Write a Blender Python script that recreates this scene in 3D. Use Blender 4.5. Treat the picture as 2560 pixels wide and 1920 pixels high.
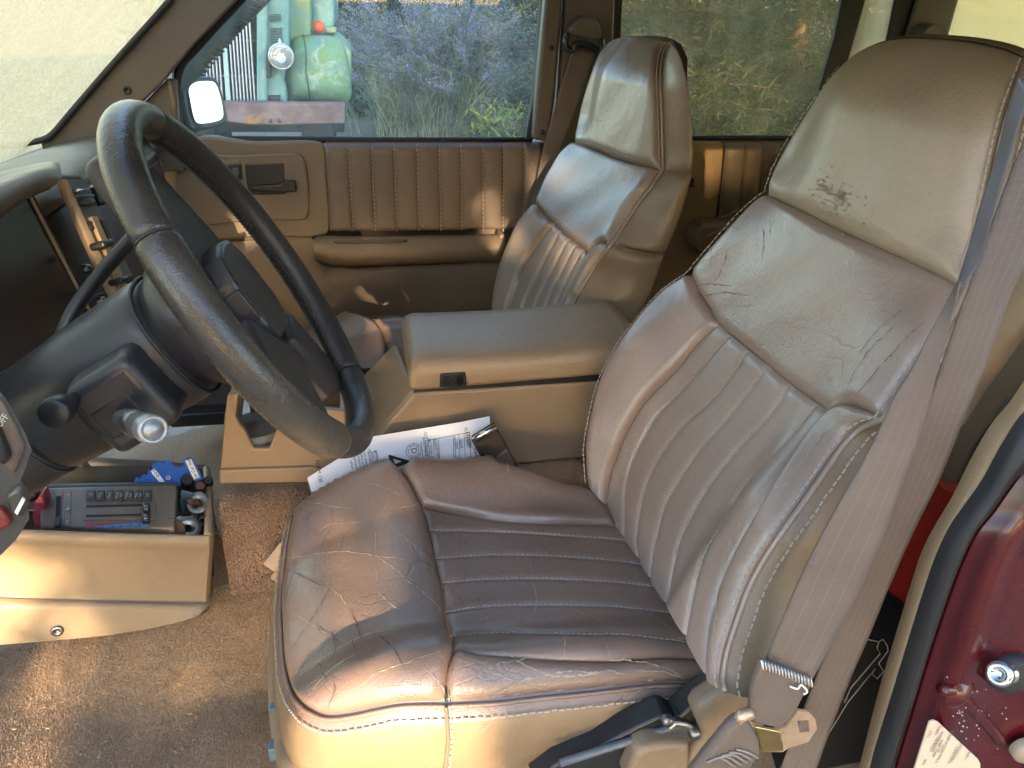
import bpy, math, random
import numpy as np
from mathutils import Vector, Matrix
random.seed(7); rng = np.random.default_rng(7)
scene = bpy.context.scene
for o in list(bpy.data.objects): bpy.data.objects.remove(o)
COL = scene.collection

# ------------------------------------------------------------------ camera
# car frame: x to the rear of the car, y across to the passenger side, z up from the driver's floor
PSI, PIT, ROL = (math.radians(a) for a in (11.0, 27.0, 1.5))
FPX = 1900.0                                   # focal length in pixels of a 2560 px wide picture
CAM = np.array([0.0, 0.0, 1.05])
F_ = np.array([math.sin(PSI)*math.cos(PIT), math.cos(PSI)*math.cos(PIT), -math.sin(PIT)])
R0 = np.array([math.cos(PSI), -math.sin(PSI), 0.0]); U0 = np.cross(R0, F_)
R_ = R0*math.cos(ROL) + U0*math.sin(ROL); U_ = -R0*math.sin(ROL) + U0*math.cos(ROL)
cd = bpy.data.cameras.new('camera'); cam = bpy.data.objects.new('camera', cd); COL.objects.link(cam)
cd.sensor_width = 36.0; cd.lens = 36.0*FPX/2560.0; cd.clip_start = 0.02; cd.clip_end = 600
cam.matrix_world = Matrix([[R_[0], U_[0], -F_[0], CAM[0]], [R_[1], U_[1], -F_[1], CAM[1]], [R_[2], U_[2], -F_[2], CAM[2]], [0, 0, 0, 1]])
scene.camera = cam

# ------------------------------------------------------------------ sky, sun, exposure
SUN_EL, SUN_AZ = math.radians(15.0), math.radians(-95.0)    # azimuth measured in x-y, sun stands on the -y side
S_ = np.array([math.cos(SUN_EL)*math.cos(SUN_AZ), math.cos(SUN_EL)*math.sin(SUN_AZ), math.sin(SUN_EL)])
wd = bpy.data.worlds.new('World'); scene.world = wd; wd.use_nodes = True
nt = wd.node_tree; nt.nodes.clear()
sky = nt.nodes.new('ShaderNodeTexSky'); sky.sky_type = 'NISHITA'; sky.sun_disc = False
sky.sun_elevation = SUN_EL; sky.sun_rotation = math.pi/2 - SUN_AZ
sky.air_density = 1.0; sky.dust_density = 0.6; sky.ozone_density = 1.0
bg = nt.nodes.new('ShaderNodeBackground'); bg.inputs[1].default_value = 0.15
wo = nt.nodes.new('ShaderNodeOutputWorld')
nt.links.new(sky.outputs[0], bg.inputs[0]); nt.links.new(bg.outputs[0], wo.inputs[0])
sl = bpy.data.lights.new('sun', 'SUN'); sl.energy = 3.4; sl.angle = math.radians(0.5); sl.color = (1.0, 0.76, 0.48)
so = bpy.data.objects.new('sun', sl); COL.objects.link(so)
so.rotation_euler = Vector(-S_).to_track_quat('-Z', 'Y').to_euler()
scene.view_settings.view_transform = 'Standard'; scene.view_settings.look = 'None'
scene.view_settings.exposure = 2.72; scene.view_settings.gamma = 1.0
scene.view_settings.use_curve_mapping = False
cy = scene.cycles
cy.use_denoising = True; cy.max_bounces = 9; cy.diffuse_bounces = 5; cy.glossy_bounces = 4
cy.transmission_bounces = 6; cy.transparent_max_bounces = 16; cy.sample_clamp_indirect = 6.0
cy.use_adaptive_sampling = True; cy.adaptive_threshold = 0.02
cy.caustics_reflective = False; cy.caustics_refractive = False

# ------------------------------------------------------------------ picture-to-place helpers
def rays(px):
    px = np.atleast_2d(np.asarray(px, float))
    return F_ + np.outer((px[:, 0]-1280)/FPX, R_) + np.outer((960-px[:, 1])/FPX, U_)
def at(px, y=None, x=None, z=None):
    """points where the sight lines of the given picture points meet the plane y=, x= or z= of the car"""
    d = rays(px); ax, v = (1, y) if y is not None else (0, x) if x is not None else (2, z)
    t = (np.asarray(v)-CAM[ax])/d[:, ax]
    P = CAM + d*t[:, None]
    return P
def at1(u, v, **k): return at([(u, v)], **k)[0]
def atplane(px, p0, n):
    d = rays(px); n = np.asarray(n, float); t = ((np.asarray(p0)-CAM) @ n)/(d @ n)
    return CAM + d*t[:, None]
def project(P):
    d = np.atleast_2d(P)-CAM; zz = d @ F_
    return np.stack([1280+FPX*(d @ R_)/zz, 960-FPX*(d @ U_)/zz], 1)
def spline(pts, n, closed=False):
    """Catmull-Rom through pts, resampled to n points of equal arc length"""
    P = np.asarray(pts, float)
    if len(P) == 2:
        s = np.linspace(0, 1, n)[:, None]; return P[0]*(1-s)+P[1]*s
    if closed: Q = np.vstack([P[-1], P, P[0], P[1]])
    else: Q = np.vstack([2*P[0]-P[1], P, 2*P[-1]-P[-2]])
    out = []
    for i in range(1, len(Q)-2):
        p0, p1, p2, p3 = Q[i-1], Q[i], Q[i+1], Q[i+2]
        d1 = max(np.linalg.norm(p1-p0), 1e-9)**.5; d2 = max(np.linalg.norm(p2-p1), 1e-9)**.5; d3 = max(np.linalg.norm(p3-p2), 1e-9)**.5
        m1 = (p1-p0)/d1-(p2-p0)/(d1+d2)+(p2-p1)/d2; m2 = (p2-p1)/d2-(p3-p1)/(d2+d3)+(p3-p2)/d3
        m1 = m1*d2; m2 = m2*d2
        s = np.linspace(0, 1, 14, endpoint=False)[:, None]
        out.append((2*s**3-3*s**2+1)*p1+(s**3-2*s**2+s)*m1+(-2*s**3+3*s**2)*p2+(s**3-s**2)*m2)
    out.append(Q[-2][None]); D = np.vstack(out)
    L = np.r_[0, np.cumsum(np.linalg.norm(np.diff(D, axis=0), axis=1))]
    tt = np.linspace(0, L[-1], n+1)[:-1] if closed else np.linspace(0, L[-1], n)
    return np.stack([np.interp(tt, L, D[:, k]) for k in range(D.shape[1])], 1)
def poly(pts, n):
    P = np.asarray(pts, float); L = np.r_[0, np.cumsum(np.linalg.norm(np.diff(P, axis=0), axis=1))]
    tt = np.linspace(0, L[-1], n)
    return np.stack([np.interp(tt, L, P[:, k]) for k in range(P.shape[1])], 1)
def coons(b, t, l, r, n, m, sharp=False):
    f = poly if sharp else spline
    b, t, l, r = f(b, n), f(t, n), f(l, m), f(r, m)
    s = np.linspace(0, 1, n)[None, :, None]; v = np.linspace(0, 1, m)[:, None, None]
    return ((1-v)*b[None]+v*t[None]+(1-s)*l[:, None]+s*r[:, None]
            - ((1-s)*(1-v)*b[0]+s*(1-v)*b[-1]+(1-s)*v*t[0]+s*v*t[-1]))
def sstep(a, b, x):
    t = np.clip((np.asarray(x, float)-a)/(b-a), 0, 1); return t*t*(3-2*t)

# ------------------------------------------------------------------ mesh helpers
class MB:
    def __init__(s): s.v = []; s.f = []; s.n = 0
    def add(s, V, Fc):
        V = np.asarray(V, float).reshape(-1, 3); s.v.append(V)
        s.f += [tuple(i+s.n for i in q) for q in Fc]; s.n += len(V); return s
    def grid(s, P, flip=False, close_u=False):
        P = np.asarray(P, float); m, n = P.shape[:2]; Fc = []
        for j in range(m-1):
            for i in range(n if close_u else n-1):
                a, b = j*n+i, j*n+(i+1) % n; q = (a, b, b+n, a+n)
                Fc.append(q[::-1] if flip else q)
        return s.add(P.reshape(-1, 3), Fc)
    def tube(s, path, rad, k=10, cap=True, flat=None, up=None):
        P = np.asarray(path, float); n = len(P); rad = np.broadcast_to(np.asarray(rad, float), (n,))
        T = np.gradient(P, axis=0); T /= np.linalg.norm(T, axis=1)[:, None]+1e-12
        u = np.array([0, 0, 1.0]) if up is None else np.asarray(up, float)
        if abs(T[0] @ u) > .95: u = np.array([0, 1.0, 0])
        rings = []; a = np.linspace(0, 2*np.pi, k, endpoint=False)
        for i in range(n):
            e1 = np.cross(T[i], u); e1 /= np.linalg.norm(e1)+1e-12; e2 = np.cross(e1, T[i])
            if flat is None: u = e2
            fl = 1.0 if flat is None else flat
            rings.append(P[i]+rad[i]*(np.cos(a)[:, None]*e1+np.sin(a)[:, None]*e2*fl))
        V = np.array(rings); base = s.n; s.grid(V, close_u=True)
        if cap: s.f += [tuple(base+i for i in range(k))[::-1], tuple(base+(n-1)*k+i for i in range(k))]
        return s
    def ring(s, C, N, prof, k=32, ref=None):
        """lathe: prof = [(radius, height along N)]"""
        N = np.asarray(N, float)/np.linalg.norm(N); r = np.array([0, 0, 1.0]) if ref is None else np.asarray(ref, float)
        if abs(N @ r) > .95: r = np.array([0, 1.0, 0])
        e1 = np.cross(N, r); e1 /= np.linalg.norm(e1); e2 = np.cross(N, e1); a = np.linspace(0, 2*np.pi, k, endpoint=False)
        V = np.array([np.asarray(C)+N*h+max(q, 1e-5)*(np.cos(a)[:, None]*e1+np.sin(a)[:, None]*e2) for q, h in prof])
        return s.grid(V, close_u=True)
    def prism(s, pts, ext, front=True, back=True):
        """closed polygon of 3D points pushed along ext"""
        P = np.asarray(pts, float); n = len(P); Q = P+np.asarray(ext, float)
        Fc = [(i, (i+1) % n, n+(i+1) % n, n+i) for i in range(n)]
        if front: Fc.append(tuple(range(n))[::-1])
        if back: Fc.append(tuple(range(n, 2*n)))
        return s.add(np.vstack([P, Q]), Fc)
    def box(s, c, ex, ey, ez):
        c, ex, ey, ez = (np.asarray(q, float) for q in (c, ex, ey, ez))
        V = [c+a*ex+b*ey+d*ez for d in (-.5, .5) for b in (-.5, .5) for a in (-.5, .5)]
        return s.add(V, [(0, 2, 3, 1), (4, 5, 7, 6), (0, 1, 5, 4), (2, 6, 7, 3), (0, 4, 6, 2), (1, 3, 7, 5)])
    def abox(s, x0, x1, y0, y1, z0, z1):
        return s.box(((x0+x1)/2, (y0+y1)/2, (z0+z1)/2), (x1-x0, 0, 0), (0, y1-y0, 0), (0, 0, z1-z0))
    def loft(s, rings, cap=True):
        V = np.array(rings); k = V.shape[1]; base = s.n; s.grid(V, close_u=True)
        if cap: s.f += [tuple(base+i for i in range(k))[::-1], tuple(base+(len(V)-1)*k+i for i in range(k))]
        return s
    def mesh(s, name):
        me = bpy.data.meshes.new(name); me.from_pydata(np.vstack(s.v).tolist(), [], s.f); me.update(); return me

def thing(name, label, cat, loc=(0, 0, 0), group=None):
    o = bpy.data.objects.new(name, None); COL.objects.link(o); o.location = loc; o.empty_display_size = .05
    return tag(o, label, cat, group)
def tag(o, label=None, cat=None, group=None, kind=None):
    for k, v in (('label', label), ('category', cat), ('group', group), ('kind', kind)):
        if v: o[k] = v
    return o
def mk(name, mb, mat, parent=None, smooth=True, bevel=0, seg=2, ang=35, label=None, solid=0, sub=0, weld=False, auto=None, kind=None):
    me = mb if isinstance(mb, bpy.types.Mesh) else mb.mesh(name)
    if mat is not None: me.materials.append(mat)
    o = bpy.data.objects.new(name, me); COL.objects.link(o)
    if parent is not None:
        o.parent = parent
        if parent.type == 'EMPTY': o.location = [-c for c in parent.location]
    if smooth:
        me.polygons.foreach_set('use_smooth', [True]*len(me.polygons))
    if weld:
        w = o.modifiers.new('w', 'WELD'); w.merge_threshold = 1e-5
    if solid:
        m = o.modifiers.new('s', 'SOLIDIFY'); m.thickness = solid; m.offset = -1
    if bevel:
        m = o.modifiers.new('b', 'BEVEL'); m.width = bevel; m.segments = seg; m.limit_method = 'ANGLE'; m.angle_limit = math.radians(ang)
        m.harden_normals = False
    if sub:
        m = o.modifiers.new('u', 'SUBSURF'); m.levels = sub; m.render_levels = sub
    if smooth and (bevel or auto):
        sharp = math.radians(auto or 40)
        try: me.set_sharp_from_angle(angle=sharp)
        except Exception: pass
    if label: o['label'] = label
    if kind: o['kind'] = kind
    return o
def lettering(name, txt, o3, xd, yd, size, mat, parent=None, align='CENTER', lift=0.0, thick=0.0):
    cu = bpy.data.curves.new(name, 'FONT'); cu.body = txt; cu.size = 1.0; cu.align_x = align; cu.align_y = 'CENTER'; cu.resolution_u = 2
    tmp = bpy.data.objects.new(name, cu); me = bpy.data.meshes.new_from_object(tmp)
    bpy.data.objects.remove(tmp); bpy.data.curves.remove(cu)
    xd = np.asarray(xd, float); xd = xd/np.linalg.norm(xd); yd = np.asarray(yd, float); yd = yd-xd*(yd@xd); yd /= np.linalg.norm(yd)
    n = np.cross(xd, yd)
    for v in me.vertices:
        v.co = Vector(np.asarray(o3)+size*(v.co.x*xd+v.co.y*yd)+n*lift)
    return mk(name, me, mat, parent, smooth=False)

# ------------------------------------------------------------------ materials
class NT:
    def __init__(s, name):
        s.m = bpy.data.materials.new(name); s.m.use_nodes = True; s.t = s.m.node_tree; s.t.nodes.clear()
        s.out = s.n('ShaderNodeOutputMaterial'); s.tc = None
    def n(s, k, **a):
        q = s.t.nodes.new(k)
        for x, v in a.items(): setattr(q, x, v)
        return q
    def l(s, a, b): s.t.links.new(a, b)
    def co(s, scale=None):
        if s.tc is None: s.tc = s.n('ShaderNodeTexCoord')
        if scale is None: return s.tc.outputs['Object']
        mp = s.n('ShaderNodeMapping'); mp.inputs['Scale'].default_value = scale; s.l(s.tc.outputs['Object'], mp.inputs[0]); return mp.outputs[0]
    def noise(s, scale, detail=3, rough=.5, dist=0, vec=None):
        q = s.n('ShaderNodeTexNoise'); q.inputs['Scale'].default_value = scale; q.inputs['Detail'].default_value = detail
        q.inputs['Roughness'].default_value = rough; q.inputs['Distortion'].default_value = dist
        s.l(vec or s.co(), q.inputs['Vector']); return q.outputs['Fac']
    def vor(s, scale, feature='F1', vec=None, out='Distance'):
        q = s.n('ShaderNodeTexVoronoi', feature=feature); q.inputs['Scale'].default_value = scale
        s.l(vec or s.co(), q.inputs['Vector']); return q.outputs[out]
    def ramp(s, x, p0, p1, c0=(0, 0, 0, 1), c1=(1, 1, 1, 1)):
        q = s.n('ShaderNodeValToRGB'); e = q.color_ramp.elements; e[0].position = p0; e[1].position = p1; e[0].color = c0; e[1].color = c1
        s.l(x, q.inputs[0]); return q.outputs[0]
    def math(s, op, a, b=None):
        q = s.n('ShaderNodeMath', operation=op)
        for i, v in enumerate((a, b)):
            if v is None: continue
            if isinstance(v, (int, float)): q.inputs[i].default_value = v
            else: s.l(v, q.inputs[i])
        return q.outputs[0]
    def mix(s, f, a, b, blend='MIX'):
        q = s.n('ShaderNodeMix', data_type='RGBA', blend_type=blend)
        for i, v in ((0, f), (6, a), (7, b)):
            if isinstance(v, (int, float)): q.inputs[i].default_value = v
            elif isinstance(v, tuple): q.inputs[i].default_value = (*v[:3], 1)
            else: s.l(v, q.inputs[i])
        return q.outputs[2]
    def bump(s, h, strength, dist, prev=None):
        q = s.n('ShaderNodeBump'); q.inputs['Strength'].default_value = strength; q.inputs['Distance'].default_value = dist
        s.l(h, q.inputs['Height'])
        if prev is not None: s.l(prev, q.inputs['Normal'])
        return q.outputs[0]
    def pbsdf(s, col, rough=.5, metal=0, spec=.5, normal=None, coat=0, sheen=0, link=True, trans=0):
        p = s.n('ShaderNodeBsdfPrincipled')
        for k, v in (('Base Color', col), ('Roughness', rough), ('Metallic', metal), ('Specular IOR Level', spec), ('Coat Weight', coat), ('Sheen Weight', sheen), ('Transmission Weight', trans)):
            if isinstance(v, tuple): p.inputs[k].default_value = (*v[:3], 1)
            elif isinstance(v, (int, float)): p.inputs[k].default_value = v
            else: s.l(v, p.inputs[k])
        if normal is not None: s.l(normal, p.inputs['Normal'])
        if link: s.l(p.outputs[0], s.out.inputs[0])
        return p
def lin(r, g, b):
    f = lambda c: (c/255/12.92) if c <= 10 else ((c/255+.055)/1.055)**2.4
    return (f(r), f(g), f(b))
def plain(name, col, rough=.5, metal=0, spec=.5, var=.12, vs=12, bump=0, bs=300, bd=.0005, coat=0, scuff=0):
    k = NT(name); a = tuple(c*(1-var) for c in col); b = tuple(min(1, c*(1+var)) for c in col)
    c = k.mix(k.ramp(k.noise(vs, 4, .6), .3, .7), a, b)
    if scuff:
        sc = k.math('MULTIPLY', k.ramp(k.noise(11, 6, .75, 2.5), .56, .66), k.ramp(k.noise(75, 5, .8), .45, .62))
        c = k.mix(k.math('MULTIPLY', sc, scuff), c, tuple(min(1, q*1.55+.02) for q in col)); c = k.mix(k.math('MULTIPLY', k.ramp(k.noise(4.5, 6, .7, 1.0), .50, .72), scuff*.8), c, tuple(q*.62 for q in col))
    r = k.math('ADD', k.math('MULTIPLY', k.noise(vs*2.3, 3), .16 if not scuff else .34), rough-(.08 if not scuff else .17))
    nrm = k.bump(k.noise(bs, 2), bump, bd) if bump else None
    k.pbsdf(c, r, metal, spec, nrm, coat); return k.m
def leather(name, col, col2, rough=.42, crease=.5, spec=.5, grain=1.0, dark=.55):
    k = NT(name); co = k.co()
    warp = k.n('ShaderNodeVectorMath', operation='ADD'); nz = k.n('ShaderNodeTexNoise'); nz.inputs['Scale'].default_value = 9; nz.inputs['Detail'].default_value = 4
    k.l(co, nz.inputs['Vector']); sc = k.n('ShaderNodeVectorMath', operation='SCALE'); sc.inputs['Scale'].default_value = .05
    k.l(nz.outputs['Color'], sc.inputs[0]); k.l(co, warp.inputs[0]); k.l(sc.outputs[0], warp.inputs[1]); W = warp.outputs[0]
    c = k.mix(k.ramp(k.noise(7, 5, .6), .32, .68), col, col2)
    c = k.mix(k.math('MULTIPLY', k.ramp(k.noise(160, 3, .7), .45, .75), .22), c, tuple(q*.7 for q in col))
    e1 = k.ramp(k.vor(13, 'DISTANCE_TO_EDGE', W), 0.0, .028, (1, 1, 1, 1), (0, 0, 0, 1))
    e2 = k.ramp(k.vor(55, 'DISTANCE_TO_EDGE', W), 0.0, .09, (1, 1, 1, 1), (0, 0, 0, 1))
    m1 = k.ramp(k.noise(5.5, 3), .56, .70); m2 = k.ramp(k.noise(8.5, 3), .48, .66)
    cr = k.math('ADD', k.math('MULTIPLY', e1, m1), k.math('MULTIPLY', k.math('MULTIPLY', e2, m2), .5))
    c = k.mix(k.math('MULTIPLY', cr, min(1, dark*crease)), c, tuple(q*.42 for q in col))
    h1 = k.bump(k.vor(620), .22*grain, .0009)
    h2 = k.bump(k.noise(34, 5, .62), .35, .004, h1)
    h3 = k.bump(k.math('MULTIPLY', cr, -1.0), .55*crease, .0025, h2)
    r = k.math('ADD', k.math('MULTIPLY', k.noise(14, 5, .65), .24), rough-.12)
    k.pbsdf(c, r, 0, spec, h3); return k.m
def carpet(name, col, col2, stain=True):
    k = NT(name); n1 = k.noise(260, 3, .7); n2 = k.noise(7, 4, .6)
    c = k.mix(k.ramp(n1, .32, .7), tuple(q*.55 for q in col), col2); c = k.mix(k.ramp(n2, .35, .7), tuple(q*.8 for q in col), c)
    if stain: c = k.mix(k.math('MULTIPLY', k.ramp(k.noise(4.2, 4, .6), .58, .76), .5), c, tuple(q*.4 for q in col))
    k.pbsdf(c, .95, 0, .15, k.bump(n1, 1.0, .006), sheen=.25); return k.m
def glass(name, tint=(1, 1, 1), dust=(.8, .8, .75), haze=.1, streak=.1, gloss=.04, rough=.03, speck=0, trl=.6, clumps=0.0, cs=6):
    """window pane: clear with a dusty film that scatters light, and a weak reflection"""
    k = NT(name); tr = k.n('ShaderNodeBsdfTransparent'); tr.inputs[0].default_value = (*tint, 1)
    df = k.n('ShaderNodeBsdfDiffuse'); df.inputs[0].default_value = (*dust, 1)
    tl = k.n('ShaderNodeBsdfTranslucent'); tl.inputs[0].default_value = (*dust, 1)
    dm = k.n('ShaderNodeMixShader'); dm.inputs[0].default_value = trl; k.l(df.outputs[0], dm.inputs[1]); k.l(tl.outputs[0], dm.inputs[2])
    st = k.noise(5, 5, .6, 1.5, k.co((1, 1, .35))); f = k.math('ADD', haze, k.math('MULTIPLY', k.ramp(st, .35, .75), streak))
    if clumps: f = k.math('ADD', f, k.math('MULTIPLY', k.ramp(k.noise(cs, 6, .75), .45, .62), clumps))
    if speck: f = k.math('ADD', f, k.math('MULTIPLY', k.ramp(k.vor(170), .10, .17, (1, 1, 1, 1), (0, 0, 0, 1)), k.math('MULTIPLY', k.ramp(k.noise(9, 2), .45, .7), speck)))
    f = k.math('MINIMUM', f, 1.0)
    mx = k.n('ShaderNodeMixShader'); k.l(f, mx.inputs[0]); k.l(tr.outputs[0], mx.inputs[1]); k.l(dm.outputs[0], mx.inputs[2])
    gl = k.n('ShaderNodeBsdfGlossy'); gl.inputs['Roughness'].default_value = rough
    g = k.n('ShaderNodeMixShader'); g.inputs[0].default_value = gloss; k.l(mx.outputs[0], g.inputs[1]); k.l(gl.outputs[0], g.inputs[2])
    k.l(g.outputs[0], k.out.inputs[0]); return k.m

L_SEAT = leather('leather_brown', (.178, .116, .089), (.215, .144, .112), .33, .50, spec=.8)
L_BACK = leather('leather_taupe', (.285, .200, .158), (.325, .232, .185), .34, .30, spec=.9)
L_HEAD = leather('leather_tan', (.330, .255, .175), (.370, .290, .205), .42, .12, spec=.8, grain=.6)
L_SIDE = leather('vinyl_tan', (.200, .136, .080), (.232, .160, .098), .36, .15, grain=.7)
L_PASS = leather('leather_passenger', (.250, .195, .155), (.285, .222, .175), .32, .12, spec=.8, grain=.7)
L_DOOR = leather('vinyl_door_brown', (.165, .122, .098), (.185, .138, .112), .50, .06, grain=.8)
PL_TAN = plain('plastic_tan', (.235, .165, .106), .46, bump=.5, bs=620, vs=7, var=.08, scuff=.32)
PL_TAN2 = plain('plastic_tan_worn', (.290, .195, .115), .45, bump=.5, bs=520, vs=8, var=.1, scuff=.3)
PL_TRIM = plain('plastic_dark_taupe', (.104, .087, .075), .5, bump=.2, bs=800, vs=6, var=.08)
PL_GREY = plain('plastic_slate', (.085, .088, .095), .5, bump=.25, bs=900, vs=9, var=.1)
PL_DASH = plain('dash_pad', (.095, .088, .086), .42, bump=.5, bs=420, bd=.0012, vs=6, var=.1)
PL_BLACK = plain('plastic_black', (.018, .018, .020), .36, bump=.1, bs=700, vs=9, var=.2)
PL_COL = plain('plastic_column', (.028, .027, .030), .36, bump=.5, bs=800, vs=9, var=.15, scuff=.5)
RUBBER = plain('rubber', (.020, .020, .023), .62, bump=.2, bs=300, var=.2)
WHEEL_L = leather('wheel_leather_black', (.028, .026, .027), (.040, .036, .036), .34, .35, grain=1.4)
WHEEL_W = leather('wheel_rim_worn', (.030, .027, .026), (.066, .058, .048), .24, .15, grain=1.0, dark=.4)
CHROME = plain('chrome', (.62, .62, .62), .16, 1, var=.1)
STEEL = plain('dull_steel', (.30, .29, .28), .38, 1, var=.2, vs=40)
COPPER = plain('brass_plated_steel', (.62, .42, .28), .36, .55, var=.15, vs=30)
RUSTY = plain('rusty_steel', (.16, .09, .055), .75, .3, var=.4, vs=60, bump=.5, bs=300)
CARPET = carpet('carpet_brown', (.50, .31, .165), (.70, .46, .265))
CARPET2 = carpet('carpet_tunnel', (.46, .275, .165), (.58, .36, .22), False)
CARPET3 = carpet('carpet_shade', (.150, .115, .075), (.230, .180, .125), False)
RED = plain('red_paint', (.072, .005, .008), .26, 0, .5, var=.18, vs=9, coat=.25, bump=.12, bs=30, bd=.003)
THREAD = plain('thread_cream', (.42, .35, .28), .8, var=.15)
CRACK = plain('cracked_leather_cream', (.40, .34, .24), .85, var=.25, vs=200)
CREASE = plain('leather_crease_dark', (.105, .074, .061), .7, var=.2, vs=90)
WHITE = plain('paper_white', (.74, .73, .78), .8, var=.02)
INK = plain('ink_black', (.02, .02, .025), .8, var=.1)
BELT = NT('belt_webbing')
_w = BELT.n('ShaderNodeTexWave', wave_type='BANDS', bands_direction='Z'); _w.inputs['Scale'].default_value = 190; _w.inputs['Distortion'].default_value = .6
BELT.l(BELT.co(), _w.inputs['Vector'])
_c = BELT.mix(BELT.ramp(BELT.noise(12, 4), .3, .7), (.132, .100, .082), (.170, .134, .112))
BELT.pbsdf(BELT.mix(BELT.math('MULTIPLY', _w.outputs['Fac'], .2), _c, (.10, .080, .068)), .52, 0, .4, BELT.bump(_w.outputs['Fac'], .3, .0010))
BELT = BELT.m
BELTLINE = plain('belt_ribs', (.24, .20, .172), .6, var=.1)
# ================================================================== seat surfaces and upholstery
def hit(px, g, t0=.3, t1=3.2, n=420):
    """first crossing of each sight line with the implicit surface g = 0 (g < 0 on the camera's side)"""
    px = np.asarray(px, float); sh = px.shape[:-1]; d = rays(px.reshape(-1, 2))
    T = np.linspace(t0, t1, n); prev = None; res = np.full(len(d), np.nan); best = np.full(len(d), 1e9); bt = np.zeros(len(d))
    for k, t in enumerate(T):
        P = CAM+d*t; v = g(P)
        if prev is not None:
            cr = np.isnan(res) & (prev < 0) & (v >= 0)
            res[cr] = (T[k-1]+(t-T[k-1])*(-prev/(v-prev+1e-12)))[cr]
        a = np.abs(v); u = a < best; best[u] = a[u]; bt[u] = t; prev = v
    bad = np.isnan(res); res[bad] = bt[bad]
    return (CAM+d*res[:, None]).reshape(*sh, 3)
def gnormal(P, g):
    sh = P.shape; Q = P.reshape(-1, 3); e = 1e-3
    n = np.stack([g(Q+np.eye(3)[k]*e)-g(Q-np.eye(3)[k]*e) for k in range(3)], 1)
    n /= np.linalg.norm(n, axis=1)[:, None]+1e-12
    return -n.reshape(sh)                        # towards the camera's side
def gridnormal(P):
    du = np.gradient(P, axis=1); dv = np.gradient(P, axis=0); n = np.cross(du, dv); n /= np.linalg.norm(n, axis=2)[..., None]+1e-12
    flip = (n*(CAM-P)).sum(2).mean() < 0
    return -n if flip else n
def panel(name, b, t, l, r, g, n, m, puff, mat, parent, rad=(.02, .02, .02, .02), groove=.004, smoothN=True, lump=0.0, extra=None):
    px = coons(b, t, l, r, n, m); P = hit(px, g)
    N = gnormal(P, g)
    dx = np.linalg.norm(np.diff(P, axis=1), axis=2); dy = np.linalg.norm(np.diff(P, axis=0), axis=2)
    cl = np.concatenate([np.zeros((m, 1)), np.cumsum(dx, 1)], 1); cr = cl[:, -1:]-cl
    cb = np.concatenate([np.zeros((1, n)), np.cumsum(dy, 0)], 0); ct = cb[-1:]-cb
    w = np.ones((m, n))
    for d, rr in ((cb, rad[0]), (ct, rad[1]), (cl, rad[2]), (cr, rad[3])):
        if rr > 0: w = w*np.sqrt(np.clip(1-(1-np.clip(d/rr, 0, 1))**2, 0, 1))
    off = puff*w-groove*(1-w)
    if lump: off = off+lump*w*(np.sin(P[..., 0]*37+P[..., 1]*23)*np.sin(P[..., 1]*31+P[..., 2]*41))
    if extra is not None: off = off+w*extra(P)
    P = P+N*off[..., None]
    return mk(name, MB().grid(P), mat, parent, smooth=True), P
def stitches(name, lines, g, parent, off=.001, pitch=.0068, length=.0046, r=.00062, mat=None, host=None):
    """short raised threads along seam lines (picture points laid on the surface g)"""
    mb = MB()
    for ln in lines:
        P3 = ln if np.asarray(ln).shape[-1] == 3 else hit(spline(ln, 60), g)
        P3 = np.asarray(P3); L = np.r_[0, np.cumsum(np.linalg.norm(np.diff(P3, axis=0), axis=1))]
        N3 = gnormal(P3, g)
        s = np.arange(pitch/2, L[-1], pitch)
        c = np.stack([np.interp(s, L, P3[:, k]) for k in range(3)], 1); a = np.stack([np.interp(s+length/2, L, P3[:, k]) for k in range(3)], 1)
        b = np.stack([np.interp(s-length/2, L, P3[:, k]) for k in range(3)], 1); nn = np.stack([np.interp(s, L, N3[:, k]) for k in range(3)], 1)
        for i in range(len(s)):
            T = a[i]-b[i]; q = np.linalg.norm(T)
            if q < 1e-5: continue
            T /= q; e = np.cross(T, nn[i]); e /= np.linalg.norm(e)+1e-12
            mb.box(c[i]+nn[i]*off+rng.normal(0, .00025, 3), T*length, e*2*r, nn[i]*1.6*r)
    return mk(name, mb, mat or THREAD, parent, smooth=False, kind='stuff')
def ribbon_lines(name, lines, g, parent, width, mat, off, jit=.0008, kind='stuff', seed=1):
    """thin raised or sunken marks (cracks, creases) that wander along lines given in picture points"""
    r = np.random.default_rng(seed); mb = MB()
    for ln, wf in lines:
        n = max(12, int(np.linalg.norm(np.diff(np.asarray(ln, float), axis=0), axis=1).sum()/7))
        P = hit(spline(ln, n), g); N = gnormal(P, g); T = np.gradient(P, axis=0); T /= np.linalg.norm(T, axis=1)[:, None]+1e-12
        e = np.cross(T, N); P = P+e*np.cumsum(r.normal(0, jit, n))[:, None]*.6+e*r.normal(0, jit*.5, n)[:, None]
        w = width*wf*(.25+np.abs(r.normal(.6, .5, n)))*np.sin(np.linspace(.12, np.pi-.12, n))**.6
        w[r.random(n) < .14] *= .1
        o = off(P) if callable(off) else np.full(n, off)
        mb.grid(np.stack([P+e*w[:, None]/2+N*o[:, None], P+N*(o+width*.25)[:, None], P-e*w[:, None]/2+N*o[:, None]], 0))
    return mk(name, mb, mat, parent, smooth=True, kind=kind)
def piping(name, P3, r, mat, parent):
    return mk(name, MB().tube(P3, r, 8), mat, parent)

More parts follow.
